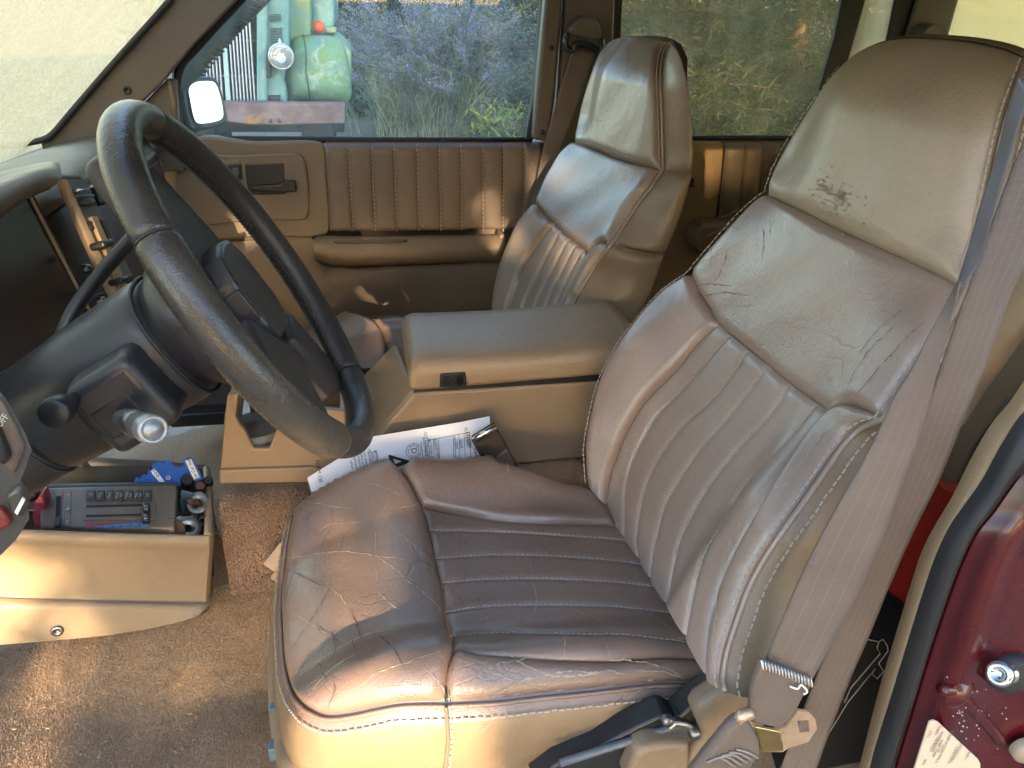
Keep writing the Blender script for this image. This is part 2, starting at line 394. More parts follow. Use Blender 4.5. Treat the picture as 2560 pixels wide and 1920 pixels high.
# ------------------------------------------------------------------ driver's seat: shape functions
YC = .825
def back_x(y, z):
    w = np.abs(y-YC)
    xc = np.where(z < .80, .355+.425*(z-.34), .5505+.24*(z-.80)-.0*(z-.8))
    xc = xc-.012*np.exp(-((z-.45)/.10)**2)
    bol = .050*sstep(.66, .56, z)*sstep(.11, .21, w)+.012*sstep(.80, .66, z)*sstep(.13, .21, w)
    rnd = .045*sstep(.06, .22, w)*sstep(.74, .86, z)+.045*sstep(.93, 1.05, z)
    return xc-bol+rnd
g_back = lambda P: P[:, 0]-back_x(P[:, 1], P[:, 2])
def cush_z(x, y):
    w = np.abs(y-YC)
    z = .336+.030*sstep(.11, .19, w)+.016*sstep(.10, .20, y-YC)
    z = z-.055*np.clip((w-.185)/.06, 0, 2)**2-.05*np.clip((.02-x)/.14, 0, 2)**2+.010*np.exp(-((x-.02)/.06)**2)
    return z-.012*sstep(.22, .36, x)
g_cush = lambda P: cush_z(P[:, 0], P[:, 1])-P[:, 2]

seat = thing('bucket_seat', "driver's brown leather bucket seat with cracked cushion, large in the foreground", 'car seat', (.13, .82, .05))
# ---- picture outlines of the backrest panels
HS = [(1917, 486), (1960, 506), (2004, 528), (2098, 575), (2223, 631), (2317, 672), (2405, 716)]       # head/shoulder seam
HL = [(1917, 486), (1935, 431), (1979, 349), (2029, 274), (2079, 205), (2117, 161), (2148, 133)]
HT = [(2148, 133), (2180, 113), (2211, 102), (2273, 92), (2367, 96), (2443, 105), (2505, 119), (2562, 142)]
HR = [(2405, 716), (2420, 655), (2443, 581), (2474, 431), (2505, 300), (2534, 212), (2562, 142)]
SL = [(1728, 682), (1747, 657), (1791, 606), (1847, 544), (1885, 508), (1917, 486)]
SB = [(1728, 682), (1753, 738), (1778, 776), (1797, 810), (1847, 854), (1910, 907), (1979, 964), (2042, 1007), (2079, 1033), (2098, 1020), (2123, 1011), (2154, 1020), (2200, 1042)]
SR = [(2200, 1042), (2236, 982), (2273, 926), (2320, 860), (2367, 788), (2405, 716)]
BL = [(1471, 1200), (1466, 1150), (1466, 1108), (1484, 1020), (1509, 945), (1546, 870), (1603, 794), (1659, 732), (1728, 682)]
BLr = [(1518, 1261), (1521, 1211), (1540, 1150), (1568, 1083), (1613, 1006), (1691, 926), (1753, 851), (1797, 810)]
PL = [BLr,
      [(1563, 1345), (1565, 1222), (1579, 1161), (1607, 1100), (1640, 1044), (1685, 997), (1752, 924), (1826, 844)],
      [(1602, 1400), (1593, 1344), (1602, 1277), (1618, 1211), (1657, 1133), (1712, 1061), (1762, 1022), (1816, 961), (1872, 876)],
      [(1626, 1445), (1632, 1390), (1646, 1333), (1663, 1266), (1696, 1205), (1757, 1116), (1795, 1075), (1865, 989), (1922, 916)],
      [(1668, 1510), (1690, 1388), (1718, 1311), (1768, 1222), (1840, 1129), (1922, 1043), (1978, 963)],
      [(1714, 1590), (1740, 1460), (1768, 1377), (1812, 1305), (1865, 1215), (1906, 1170), (1988, 1084), (2045, 1012)],
      [(1768, 1690), (1771, 1605), (1779, 1549), (1796, 1483), (1844, 1375), (1880, 1310), (1926, 1231), (1963, 1174), (2030, 1085), (2079, 1033)]]
OR = [(1805, 1722), (1799, 1691), (1808, 1629), (1832, 1551), (1865, 1461), (1902, 1392), (1943, 1330), (1992, 1262), (2016, 1227), (2053, 1174), (2094, 1116), (2143, 1067), (2200, 1042)]
def sub(pl, a, b): return [p for p in pl if True][a:b]
backrest = seat
_, Ph = panel('headrest_panel', HS, HT, HL, HR, g_back, 60, 70, .011, L_HEAD, seat, (.026, .06, .03, .03), .003, lump=.0010)
_, Ps = panel('shoulder_panel', SB, HS, SL, SR, g_back, 70, 46, .010, L_BACK, seat, (.016, .016, .03, .03), .0035, lump=.0012)
_, Pb = panel('inner_bolster', [(1471, 1200), (1490, 1225), (1518, 1261)], SB[:4], BL, BLr, g_back, 26, 70, .012, L_BACK, seat, (0, .014, .02, .016), .004, lump=.001)
TOPS = [(1797, 810), (1826, 838), (1872, 876), (1922, 916), (1978, 963), (2045, 1010), (2079, 1033)]
for i in range(6):
    a, b = PL[i], PL[i+1]
    panel('backrest_pleat', [a[0], b[0]], [TOPS[i], TOPS[i+1]], a[:-1]+[TOPS[i]], b[:-1]+[TOPS[i+1]], g_back, 14, 60, .0038, L_BACK, seat, (0, .012, .018, .018), .0016)
_, Po = panel('outer_bolster', [PL[6][0], (1785, 1708), OR[0]], SB[8:], PL[6], OR, g_back, 24, 80, .008, L_BACK, seat, (0, .014, .018, .018), .0025, lump=.0006)
stitches('pleat_stitching', [l[1:] for l in PL[1:6]], g_back, seat, .0016)
# outer edge: piping, double stitching, tan side panel reaching to the back of the seat
edge = np.vstack([hit(spline(OR, 70), g_back)[:-1], hit(spline(SR, 30), g_back)[:-1], hit(spline(HR, 46), g_back)])
piping('edge_piping', edge+np.array([.002, -.004, 0]), .0032, L_BACK, seat)
def sweep(edge, offs, name, mat, parent, lab=None):
    rows = [edge+np.asarray(o) for o in offs]; return mk(name, MB().grid(np.array(rows)), mat, parent, label=lab)
sweep(edge, [(.004, -.005, 0), (.012, -.011, 0), (.022, -.015, 0), (.040, -.018, -.002), (.065, -.017, -.006), (.09, -.010, -.012), (.108, .006, -.02), (.118, .03, -.03)], 'side_panel', L_SIDE, seat)
stitches('edge_stitching', [edge+np.array([-.003, -.001, .001]), edge+np.array([.016, -.0145, 0])], g_back, seat, .0035, .0085, .006, .0008)
inner = np.vstack([hit(spline(BL, 50), g_back)[:-1], hit(spline(SL, 24), g_back)[:-1], hit(spline(HL, 30), g_back)])
sweep(hit(spline(HT, 30), g_back), [(0, 0, 0), (.015, .004, .003), (.04, .01, -.006), (.07, .02, -.03), (.09, .02, -.10)], 'headrest_top', L_HEAD, seat)
sweep(inner, [(0, 0, 0), (.012, .006, 0), (.03, .008, -.002), (.07, .004, -.01), (.11, -.03, -.03)], 'back_shell', L_SIDE, seat)
stitches('inner_edge_stitching', [inner[:98]+np.array([-.002, -.006, 0])], g_back, seat, .008, .0085, .006, .0007)
# water marks on the head panel
mk_spots = MB()
for q in range(150):
    a, rr = rng.uniform(0, 2*np.pi), abs(rng.normal(0, 1)); u, v = 2108+46*rr*math.cos(a)*.8+18*math.sin(a), 492+38*rr*math.sin(a)
    Q = hit(np.array([[u, v]]), g_back)[0]; Nn = gnormal(Q[None], g_back)[0]; e1 = np.cross(Nn, [0, 0, 1]); e1 /= np.linalg.norm(e1); e2 = np.cross(Nn, e1)
    k = 7; an = np.linspace(0, 2*np.pi, k, endpoint=False); s1, s2 = rng.uniform(.0006, .0026), rng.uniform(.0006, .0018)
    mk_spots.add(Q+Nn*.0122+np.outer(np.cos(an)*s1*rng.uniform(.7, 1.3, k), e1)+np.outer(np.sin(an)*s2*rng.uniform(.7, 1.3, k), e2), [tuple(range(k))])
mk('water_marks', mk_spots, plain('leather_spots', (.275, .215, .152), .6, var=.2), seat, smooth=False, kind='stuff')

# ---- cushion
FRs = [(1115, 1755), (1115, 1723), (1118, 1683), (1124, 1649), (1133, 1622), (1119, 1569), (1112, 1525), (1100, 1456), (1087, 1396), (1075, 1337), (1065, 1298), (1050, 1258), (1025, 1209), (998, 1169)]
FL = [(768, 1767), (741, 1738), (724, 1695), (714, 1634), (710, 1574), (708, 1520), (711, 1456), (716, 1397), (723, 1347), (734, 1298), (749, 1258), (768, 1224), (793, 1196)]
FT = [(793, 1196), (828, 1179), (862, 1167), (907, 1159), (946, 1157), (976, 1161), (998, 1169)]
FB = [(768, 1767), (808, 1785), (838, 1787), (887, 1780), (946, 1767), (1006, 1757), (1065, 1755), (1115, 1755)]
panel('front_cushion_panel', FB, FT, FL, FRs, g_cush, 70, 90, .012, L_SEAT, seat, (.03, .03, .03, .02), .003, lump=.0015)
ET = [(998, 1169), (1035, 1154), (1085, 1144), (1134, 1143), (1184, 1147), (1263, 1158), (1346, 1180), (1413, 1205), (1474, 1222), (1507, 1255), (1539, 1312)]
EB = [(1052, 1268), (1110, 1281), (1184, 1295), (1263, 1305), (1346, 1310), (1430, 1312), (1539, 1316)]
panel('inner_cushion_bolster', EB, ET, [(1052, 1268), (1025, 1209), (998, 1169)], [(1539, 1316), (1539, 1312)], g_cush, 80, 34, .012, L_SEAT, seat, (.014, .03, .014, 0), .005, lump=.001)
CL = [EB,
      [(1074, 1327), (1193, 1328), (1332, 1334), (1439, 1342), (1557, 1351), (1570, 1353)],
      [(1088, 1397), (1193, 1390), (1303, 1388), (1439, 1395), (1557, 1405), (1608, 1413)],
      [(1103, 1459), (1193, 1450), (1332, 1447), (1439, 1450), (1557, 1458), (1640, 1468)],
      [(1115, 1531), (1213, 1517), (1348, 1513), (1459, 1514), (1557, 1519), (1680, 1534)],
      [(1128, 1590), (1234, 1585), (1348, 1586), (1459, 1588), (1557, 1588), (1724, 1607)],
      [(1133, 1624), (1193, 1635), (1254, 1640), (1357, 1650), (1439, 1653), (1535, 1654), (1602, 1648), (1679, 1645), (1756, 1650)]]
for i in range(6):
    a, b = CL[i+1], CL[i]
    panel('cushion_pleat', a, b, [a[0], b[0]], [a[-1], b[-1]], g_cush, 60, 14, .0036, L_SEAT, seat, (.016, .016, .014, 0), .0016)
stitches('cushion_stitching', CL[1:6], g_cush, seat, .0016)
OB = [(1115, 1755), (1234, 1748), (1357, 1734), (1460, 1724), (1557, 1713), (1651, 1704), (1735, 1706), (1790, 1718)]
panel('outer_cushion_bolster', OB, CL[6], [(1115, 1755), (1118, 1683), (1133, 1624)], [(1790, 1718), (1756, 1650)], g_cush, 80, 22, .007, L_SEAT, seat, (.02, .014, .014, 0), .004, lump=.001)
e1 = hit(spline(FB, 50), g_cush); e2 = hit(spline(OB, 80), g_cush); e0 = hit(spline(FL, 60), g_cush); near = np.vstack([e1, e2[1:]])
around = np.vstack([e0[::-1][:-1], near]); nb = len(e0)-1
outw = np.zeros_like(around); T_ = np.gradient(around, axis=0); T_ /= np.linalg.norm(T_, axis=1)[:, None]
outw[:, 0] = -T_[:, 1]*-1; outw = np.stack([T_[:, 1], -T_[:, 0], np.zeros(len(T_))], 1)
outw /= np.linalg.norm(outw, axis=1)[:, None]+1e-9
if outw[nb+60][1] > 0: outw = -outw
piping('cushion_piping', around+outw*.004+np.array([0, 0, -.003]), .0028, L_SEAT, seat)
rows = [around+outw*o+np.array([0, 0, d]) for o, d in ((-.003, .000), (.006, -.008), (.013, -.018), (.019, -.032), (.023, -.060), (.022, -.095), (.016, -.13), (.008, -.17), (.004, -.21))]
mk('cushion_welt', MB().grid(np.array(rows[:3])), L_SEAT, seat); mk('cushion_side', MB().grid(np.array(rows[2:])), L_SIDE, seat)
stitches('cushion_edge_stitching', [near+outw[nb:]*(-.004)+np.array([0, 0, .001]), around+outw*.0115+np.array([0, 0, -.0145])], g_cush, seat, .003, .0085, .006, .0008)
sj = at(spline([(1115, 1768), (1117, 1800), (1120, 1850), (1112, 1925)], 30), y=.573)
mk('side_seam', MB().tube(sj, .0022, 6), L_SEAT, seat)
stitches('side_seam_stitching', [sj+np.array([.004, 0, 0])], g_cush, seat, .002, .0085, .006, .0008)
# plastic seat base and blue-grey rails under the front edge
fr = around[:nb+34]; rows = [fr+outw[:nb+34]*o+np.array([0, 0, d]) for o, d in ((.016, -.085), (.026, -.088), (.033, -.096), (.034, -.12), (.030, -.20), (.02, -.27))]
mk('base_trim', MB().grid(np.array(rows)), PL_TAN2, seat)
for (u, v, s) in ((689, 1775, 1), (688, 1875, 1.25)):
    c = at1(u, v, z=.17); mk('rail_end', MB().box(c+np.array([.03, 0, 0]), (.075, 0, 0), (0, .012*s, 0), (0, 0, .018*s)), plain('rail_blue_grey', (.11, .17, .21), .5), seat, smooth=False, bevel=.002)

# ---- cracks and creases of the worn leather, where the photograph shows them
def X(pts): return [(660+.4098*a, 1240+.4098*b) for a, b in pts]
cr = [(X([(120, 380), (250, 395), (400, 385), (500, 375), (620, 385), (710, 405), (850, 430), (960, 460), (1040, 500)]), 1.5),
      (X([(200, 320), (230, 420), (320, 385)]), .8), (X([(710, 410), (800, 470), (900, 560), (1000, 640), (1100, 745)]), 1.4),
      (X([(720, 620), (780, 690), (850, 745), (950, 810), (1060, 870), (1150, 930)]), 1.6), (X([(780, 230), (870, 300), (950, 380), (1040, 470)]), .9),
      (X([(700, 150), (705, 250), (710, 400), (715, 560)]), .9), (X([(250, 65), (350, 62), (450, 75), (560, 85)]), 1.4),
      (X([(250, 330), (420, 190), (600, 190), (740, 120), (790, 20)]), .7), (X([(820, 95), (940, 60)]), .8),
      (X([(430, 585), (520, 660), (560, 740)]), .9), (X([(270, 1130), (400, 1030), (540, 940), (700, 880), (870, 860)]), 1.1), (X([(200, 735), (320, 810), (500, 930)]), .8),
      (X([(570, 1190), (720, 1090), (900, 1030), (1080, 980)]), .8), (X([(700, 1180), (900, 1155), (1060, 1155)]), .8), (X([(960, 1060), (1050, 1130), (1110, 1230)]), .8),
      (X([(1570, 310), (1580, 370), (1640, 440), (1650, 520), (1680, 650), (1670, 740), (1690, 830)]), 1.1), (X([(1830, 370), (1900, 290), (2000, 250), (2110, 185)]), .7),
      (X([(1480, 20), (1480, 150)]), 1.2), (X([(1120, 1210), (1230, 1120), (1400, 1050), (1560, 1015), (1760, 1005)]), .9), (X([(1150, 1000), (1350, 1090), (1530, 1150), (1700, 1185)]), .9),
      (X([(1420, 1200), (1550, 1130), (1700, 1095), (1850, 1085), (2000, 1075), (2100, 1075), (2190, 1100)]), 2.2), (X([(1750, 1100), (1900, 1085), (2050, 1068)]), 2.2), (X([(1440, 970), (1560, 1030), (1740, 1100)]), 1.0),
      (X([(1840, 680), (1950, 740), (2040, 800), (2090, 860)]), .8), (X([(1780, 780), (1830, 860), (1825, 1000)]), .8), (X([(2060, 860), (2095, 1000)]), .7), (X([(1250, 260), (1110, 210), (990, 130)]), .5),
      (X([(1300, 940), (1420, 860), (1510, 810)]), .6), (X([(1130, 640), (1220, 580), (1300, 540)]), .6), (X([(1290, 790), (1400, 730)]), .5),
      ([(1518, 1652), (1560, 1652), (1610, 1656), (1660, 1672), (1700, 1690)], 2.0), ([(1570, 1672), (1640, 1672), (1690, 1686), (1720, 1702)], 1.2), ([(1620, 1545), (1680, 1590), (1730, 1640)], .8),
      ([(1268, 1164), (1271, 1200), (1268, 1260), (1262, 1300)], 1.2), ([(1400, 1205), (1385, 1250), (1355, 1280)], .8), ([(1240, 1160), (1180, 1225), (1130, 1215)], .7), ([(1045, 1190), (1110, 1225), (1185, 1240)], .5),
      ([(1545, 1320), (1500, 1345), (1440, 1370), (1408, 1395)], .6), ([(870, 1205), (960, 1225), (1010, 1250)], .6), ([(900, 1660), (850, 1690), (800, 1740)], .5)]
_CW = lambda P: np.full(len(P), .0066)
def off_c(P):
    w = np.abs(P[:, 1]-YC); return np.where((w < .17) & (P[:, 0] > .06), .0066, .0128)
def off_f(P): return np.where(P[:, 0] < .055, .0128, np.where(P[:, 1] > .99, .0128, np.where(P[:, 1] < .70, .0078, .0042)))
ribbon_lines('leather_cracks', cr, g_cush, seat, .0009, CRACK, off_f, seed=3)
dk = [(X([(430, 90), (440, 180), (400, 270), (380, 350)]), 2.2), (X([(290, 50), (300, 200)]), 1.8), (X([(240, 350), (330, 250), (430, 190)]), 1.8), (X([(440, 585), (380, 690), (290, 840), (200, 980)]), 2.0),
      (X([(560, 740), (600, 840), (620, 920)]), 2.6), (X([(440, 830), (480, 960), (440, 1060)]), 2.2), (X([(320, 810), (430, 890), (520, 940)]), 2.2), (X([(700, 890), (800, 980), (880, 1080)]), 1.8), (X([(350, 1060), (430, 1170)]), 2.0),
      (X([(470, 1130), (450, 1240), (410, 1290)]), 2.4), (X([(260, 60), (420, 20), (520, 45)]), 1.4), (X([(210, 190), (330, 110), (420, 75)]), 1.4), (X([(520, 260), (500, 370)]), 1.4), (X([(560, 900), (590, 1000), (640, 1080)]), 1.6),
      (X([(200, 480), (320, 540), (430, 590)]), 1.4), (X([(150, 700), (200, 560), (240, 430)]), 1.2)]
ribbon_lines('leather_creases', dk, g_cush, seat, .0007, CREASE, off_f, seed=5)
def Y(pts): return [(1440+.6267*a, 80+.6267*b) for a, b in pts]
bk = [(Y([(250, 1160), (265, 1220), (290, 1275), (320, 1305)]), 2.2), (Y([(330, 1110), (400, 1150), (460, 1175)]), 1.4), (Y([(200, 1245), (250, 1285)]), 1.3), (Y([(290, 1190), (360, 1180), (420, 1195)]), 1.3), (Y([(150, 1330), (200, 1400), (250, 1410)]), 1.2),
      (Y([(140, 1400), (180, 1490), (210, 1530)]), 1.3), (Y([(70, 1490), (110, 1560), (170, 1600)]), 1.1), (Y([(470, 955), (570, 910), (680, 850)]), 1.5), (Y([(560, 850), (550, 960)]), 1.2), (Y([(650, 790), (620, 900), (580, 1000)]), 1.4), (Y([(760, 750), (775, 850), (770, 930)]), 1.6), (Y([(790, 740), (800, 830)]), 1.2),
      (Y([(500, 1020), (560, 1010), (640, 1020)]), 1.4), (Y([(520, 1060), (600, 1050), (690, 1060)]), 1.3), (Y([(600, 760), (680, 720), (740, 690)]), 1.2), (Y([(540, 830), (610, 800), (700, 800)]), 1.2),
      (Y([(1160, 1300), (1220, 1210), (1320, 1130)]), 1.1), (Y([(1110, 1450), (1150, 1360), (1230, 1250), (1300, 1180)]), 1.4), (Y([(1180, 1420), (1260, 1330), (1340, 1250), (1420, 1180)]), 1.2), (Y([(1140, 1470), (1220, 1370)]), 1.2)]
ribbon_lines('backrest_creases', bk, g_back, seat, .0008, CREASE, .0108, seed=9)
bc = [([(1832, 1350), (1850, 1375), (1818, 1440), (1806, 1510), (1800, 1580), (1795, 1650)], 1.3), ([(2120, 1055), (2060, 1105), (1990, 1190), (1940, 1240), (1900, 1300)], 1.6), ([(1962, 1195), (1950, 1230), (1985, 1215)], 1.5), ([(1812, 1480), (1800, 1560)], 1.0), ([(1905, 1260), (1870, 1340)], 1.2), ([(1752, 735), (1790, 732)], 1.2), ([(2270, 860), (2320, 830)], .6)]
ribbon_lines('backrest_cracks', bc, g_back, seat, .0010, CRACK, .0088, seed=11)

# ---- recliner bracket and hinge cover at the foot of the backrest
yb = .555
def slab(name, px, y, th, mat, parent, bevel=.003, sharp=True, n=None, **k):
    P = at(px if sharp else spline(px, n or 3*len(px), True), y=y); return mk(name, MB().prism(P, (0, th, 0)), mat, parent, bevel=bevel, **k)
slab('recliner_bracket', [(1801, 1716), (1745, 1755), (1692, 1800), (1663, 1786), (1600, 1815), (1535, 1849), (1490, 1874), (1391, 1912), (1330, 1960), (1560, 1960), (1640, 1880), (1700, 1850), (1790, 1760)], .550, .03, PL_BLACK, seat)
mk('bracket_flange', MB().tube(at([(1400, 1908), (1500, 1876), (1632, 1835), (1690, 1812)], y=.546), .005, 6), plain('bracket_edge', (.10, .115, .14), .4), seat)
slab('recliner_plate', [(1690, 1806), (1722, 1812), (1757, 1830), (1765, 1860), (1700, 1880), (1640, 1880), (1640, 1850)], .542, .01, STEEL, seat)
for u, v in ((1736, 1832), (1676, 1861), (1668, 1800)):
    mk('pivot_bolt', MB().ring(at1(u, v, y=.541), (0, -1, 0), [(.0001, .006), (.005, .006), (.007, .003), (.007, -.003)], 14), STEEL, seat)
slab('hinge_cover', [(1925, 1610), (1902, 1640), (1869, 1683), (1783, 1748), (1738, 1779), (1745, 1812), (1758, 1836), (1752, 1858), (1726, 1883), (1715, 1960), (1850, 1960), (1900, 1850), (1960, 1740), (1985, 1640)], .532, .03, PL_TAN, seat, bevel=.010, seg=4, sharp=False)
slab('seat_handle', [(1590, 1885), (1620, 1868), (1690, 1862), (1728, 1866), (1722, 1960), (1560, 1960)], .526, .03, PL_TAN, seat, bevel=.010, seg=4)

# ================================================================== passenger seat
YP = 1.53
def pback_x(y, z):
    w = np.abs(y-YP)
    xc = np.where(z < .77, .50+.5*(z-.77), .50+.15*(z-.77))-.22*(y-YP)
    bol = .03*sstep(.70, .60, z)*sstep(.10, .20, w)
    rnd = .035*sstep(.08, .2, w)*sstep(.72, .82, z)+.05*sstep(.90, 1.0, z)
    return xc-bol+rnd
g_pb = lambda P: P[:, 0]-pback_x(P[:, 1], P[:, 2])
ps = thing('bucket_seat', "passenger's taupe leather bucket seat beyond the centre console", 'car seat', (.2, 1.5, .05))
a_HS = [(1435, 357), (1478, 370), (1529, 391), (1584, 409), (1652, 424)]
a_HL = [(1435, 357), (1453, 278), (1476, 197), (1498, 141), (1524, 111), (1554, 97)]
a_HT = [(1554, 97), (1584, 92), (1620, 92), (1655, 96), (1672, 103)]
a_HR = [(1652, 424), (1650, 353), (1648, 272), (1645, 202), (1648, 151), (1658, 121), (1672, 103)]
panel('headrest_panel', a_HS, a_HT, a_HL, a_HR, g_pb, 50, 60, .012, L_PASS, ps, (.022, .05, .03, .018), .004, lump=.001)
a_SL = [(1337, 505), (1357, 465), (1377, 424), (1402, 384), (1435, 357)]
a_SB = [(1337, 505), (1362, 533), (1387, 560), (1428, 601), (1463, 627), (1474, 634), (1477, 635), (1480, 633), (1499, 616), (1512, 609), (1524, 609)]
a_SR = [(1524, 609), (1549, 571), (1585, 515), (1620, 470), (1652, 424)]
panel('shoulder_panel', a_SB, a_HS, a_SL, a_SR, g_pb, 60, 44, .014, L_PASS, ps, (.014, .012, .03, .02), .005, lump=.002)
a_BL = [(1233, 850), (1229, 794), (1233, 733), (1248, 667), (1271, 606), (1301, 546), (1337, 505)]
a_IL = [(1273, 850), (1276, 784), (1291, 723), (1316, 662), (1352, 606), (1387, 560)]
a_IR = [(1392, 850), (1402, 789), (1428, 733), (1453, 682), (1477, 635)]
a_OR = [(1402, 850), (1423, 768), (1453, 713), (1483, 662), (1524, 609)]
panel('outer_bolster', [a_BL[0], a_IL[0]], a_SB[:3], a_BL, a_IL, g_pb, 20, 50, .014, L_PASS, ps, (0, .014, .03, .014), .004)
pst = [a_IL, [(1296, 850), (1310, 770), (1347, 687), (1404, 580)], [(1322, 850), (1336, 780), (1370, 705), (1424, 598)], [(1349, 850), (1362, 780), (1395, 705), (1440, 611)], [(1374, 850), (1388, 780), (1418, 705), (1459, 624)], a_IR]
pt = [(1387, 560), (1404, 577), (1424, 598), (1442, 612), (1460, 625), (1477, 635)]
for i in range(5):
    a, b = pst[i][:-1]+[pt[i]], pst[i+1][:-1]+[pt[i+1]]
    panel('backrest_pleat', [a[0], b[0]], [pt[i], pt[i+1]], a, b, g_pb, 10, 44, .006, L_PASS, ps, (0, .012, .012, .012), .003)
panel('inner_bolster', [a_IR[0], a_OR[0]], [(1477, 635), (1499, 612), (1524, 609)], a_IR, a_OR, g_pb, 14, 44, .010, L_PASS, ps, (0, .012, .012, .014), .003)
stitches('pleat_stitching', pst[1:5], g_pb, ps, .0015, .009, .006, .0008)
near_e = np.vstack([hit(spline(a_OR, 40), g_pb)[:-1], hit(spline(a_SR, 30), g_pb)[:-1], hit(spline(a_HR, 50), g_pb)])
piping('edge_piping', near_e+np.array([.004, -.004, 0]), .0035, L_PASS, ps)
stitches('edge_stitching', [near_e+np.array([.0, -.001, 0]), near_e+np.array([.016, -.010, 0])], g_pb, ps, .004, .010, .007, .0009)
# near side: three tan panels meeting at cross seams (each reaches from the piping to the back edge)
g_ps = lambda P: P[:, 1]-(1.325+.02*sstep(.7, .95, P[:, 2])+.10*np.clip(P[:, 0]-.62, 0, 1)-.006)
def side(name, lpx, rpx, pd, n=26, m=34):
    A = lpx; Bp = hit(spline(rpx, len(A)), g_ps); s = np.linspace(0, 1, n)[:, None, None]
    bl = .022*np.sin(np.pi*np.clip(s, 0, 1))**.7; t = np.linspace(0, 1, len(A))[None, :, None]
    endp = np.sqrt(np.clip(1-(1-np.clip(np.minimum(t, 1-t)/.10, 0, 1))**2, 0, 1))
    Q = A[None]*(1-s)+Bp[None]*s+np.array([0, -1, 0])*bl*(.35+.65*endp)-np.array([0, -1, 0])*.003*(1-endp)
    return mk(name, MB().grid(Q), L_SIDE, ps)
oo = np.array([.006, -.006, 0])
side('lower_side_panel', hit(spline(a_OR, 36), g_pb)+oo, [(1575, 850), (1600, 794), (1630, 718), (1660, 639)], 1)
side('shoulder_side_panel', hit(spline(a_SR, 30), g_pb)+oo, [(1660, 636), (1686, 576), (1711, 505), (1731, 434)], 1)
side('headrest_side_panel', hit(spline(a_HR, 40), g_pb)+oo, [(1731, 431), (1731, 353), (1726, 272), (1716, 202), (1698, 140), (1676, 104)], 1)
inn = np.vstack([hit(spline(a_BL, 40), g_pb)[:-1], hit(spline(a_SL, 20), g_pb)[:-1], hit(spline(a_HL, 24), g_pb)])
sweep(inn, [(0, 0, 0), (.015, .006, 0), (.05, .006, -.004), (.10, -.03, -.02)], 'back_shell', L_SIDE, ps)
sweep(hit(spline(a_HT, 16), g_pb), [(0, 0, 0), (.012, .003, .002), (.03, .01, -.006), (.05, .02, -.03), (.06, .03, -.08)], 'headrest_top', L_PASS, ps)
def pc_z(x, y): return .365-.03*np.clip((.06-x)/.14, 0, 2)**2+.03*sstep(1.60, 1.68, y)+.02*sstep(1.42, 1.36, y)-.08*np.clip((y-1.71)/.06, 0, 2)**2
g_pc = lambda P: pc_z(P[:, 0], P[:, 1])-P[:, 2]
panel('front_cushion_panel', [(742, 930), (850, 935), (972, 930)], [(800, 793), (841, 786), (890, 787), (931, 798)], [(742, 930), (752, 870), (768, 820), (800, 793)], [(972, 930), (968, 880), (955, 830), (931, 798)], g_pc, 40, 34, .012, L_SEAT, ps, (0, .03, .03, .016), .004)
panel('cushion_bolster', [(972, 930), (1100, 930), (1235, 930)], [(931, 798), (990, 790), (1060, 803), (1120, 822), (1235, 845)], [(972, 930), (968, 880), (955, 830), (931, 798)], [(1235, 930), (1235, 845)], g_pc, 40, 26, .012, L_SEAT, ps, (0, .03, .016, 0), .004)
pe = hit(spline([(742, 930), (752, 870), (768, 820), (800, 793), (841, 786), (890, 787), (931, 798), (990, 790), (1060, 803), (1120, 822), (1235, 845)], 70), g_pc)
sweep(pe, [(0, 0, .0), (-.004, .010, -.012), (-.006, .016, -.05), (-.002, .012, -.12), (0, .008, -.2)], 'cushion_side', L_SIDE, ps)
ribbon_lines('leather_cracks', [([(960, 812), (1040, 818), (1110, 838)], 1.2), ([(985, 806), (1060, 815)], .8)], g_pc, ps, .0016, CRACK, .0125, seed=4)
# ================================================================== car body: floor, roof, pillars, glass
def floor_z(x, y):
    return .10*sstep(.93, 1.12, y)*sstep(-.75, -.25, x)+.02*sstep(-.2, .2, x)+.004*np.sin(x*19)*np.sin(y*23)-.10*sstep(1.45, 1.6, y)*1.0
gx, gy = np.meshgrid(np.linspace(-1.15, 2.3, 140), np.linspace(.47, 1.97, 70))
tag(mk('carpet', MB().grid(np.stack([gx, gy, floor_z(gx, gy)], 2)), CARPET), kind='structure')
# loose tufts give the carpet its pile where it lies close to the camera
def tufts(n):
    x = rng.uniform(-.78, .02, n); y = rng.uniform(.60, 1.12, n); z = floor_z(x, y)
    a = rng.uniform(0, 2*np.pi, n); l = rng.uniform(.002, .0045, n); e = np.stack([np.cos(a), np.sin(a), 0*a], 1)*.0009
    tip = np.stack([x, y, z+l], 1)+rng.normal(0, .0012, (n, 3)); b = np.stack([x, y, z-.001], 1)
    V = np.stack([b-e, b+e, tip], 1).reshape(-1, 3)
    return MB().add(V, [(3*i, 3*i+1, 3*i+2) for i in range(n)])
tag(mk('carpet_pile', tufts(90000), CARPET, smooth=False), 'short tan-brown pile of the footwell carpet', 'carpet', kind='stuff')

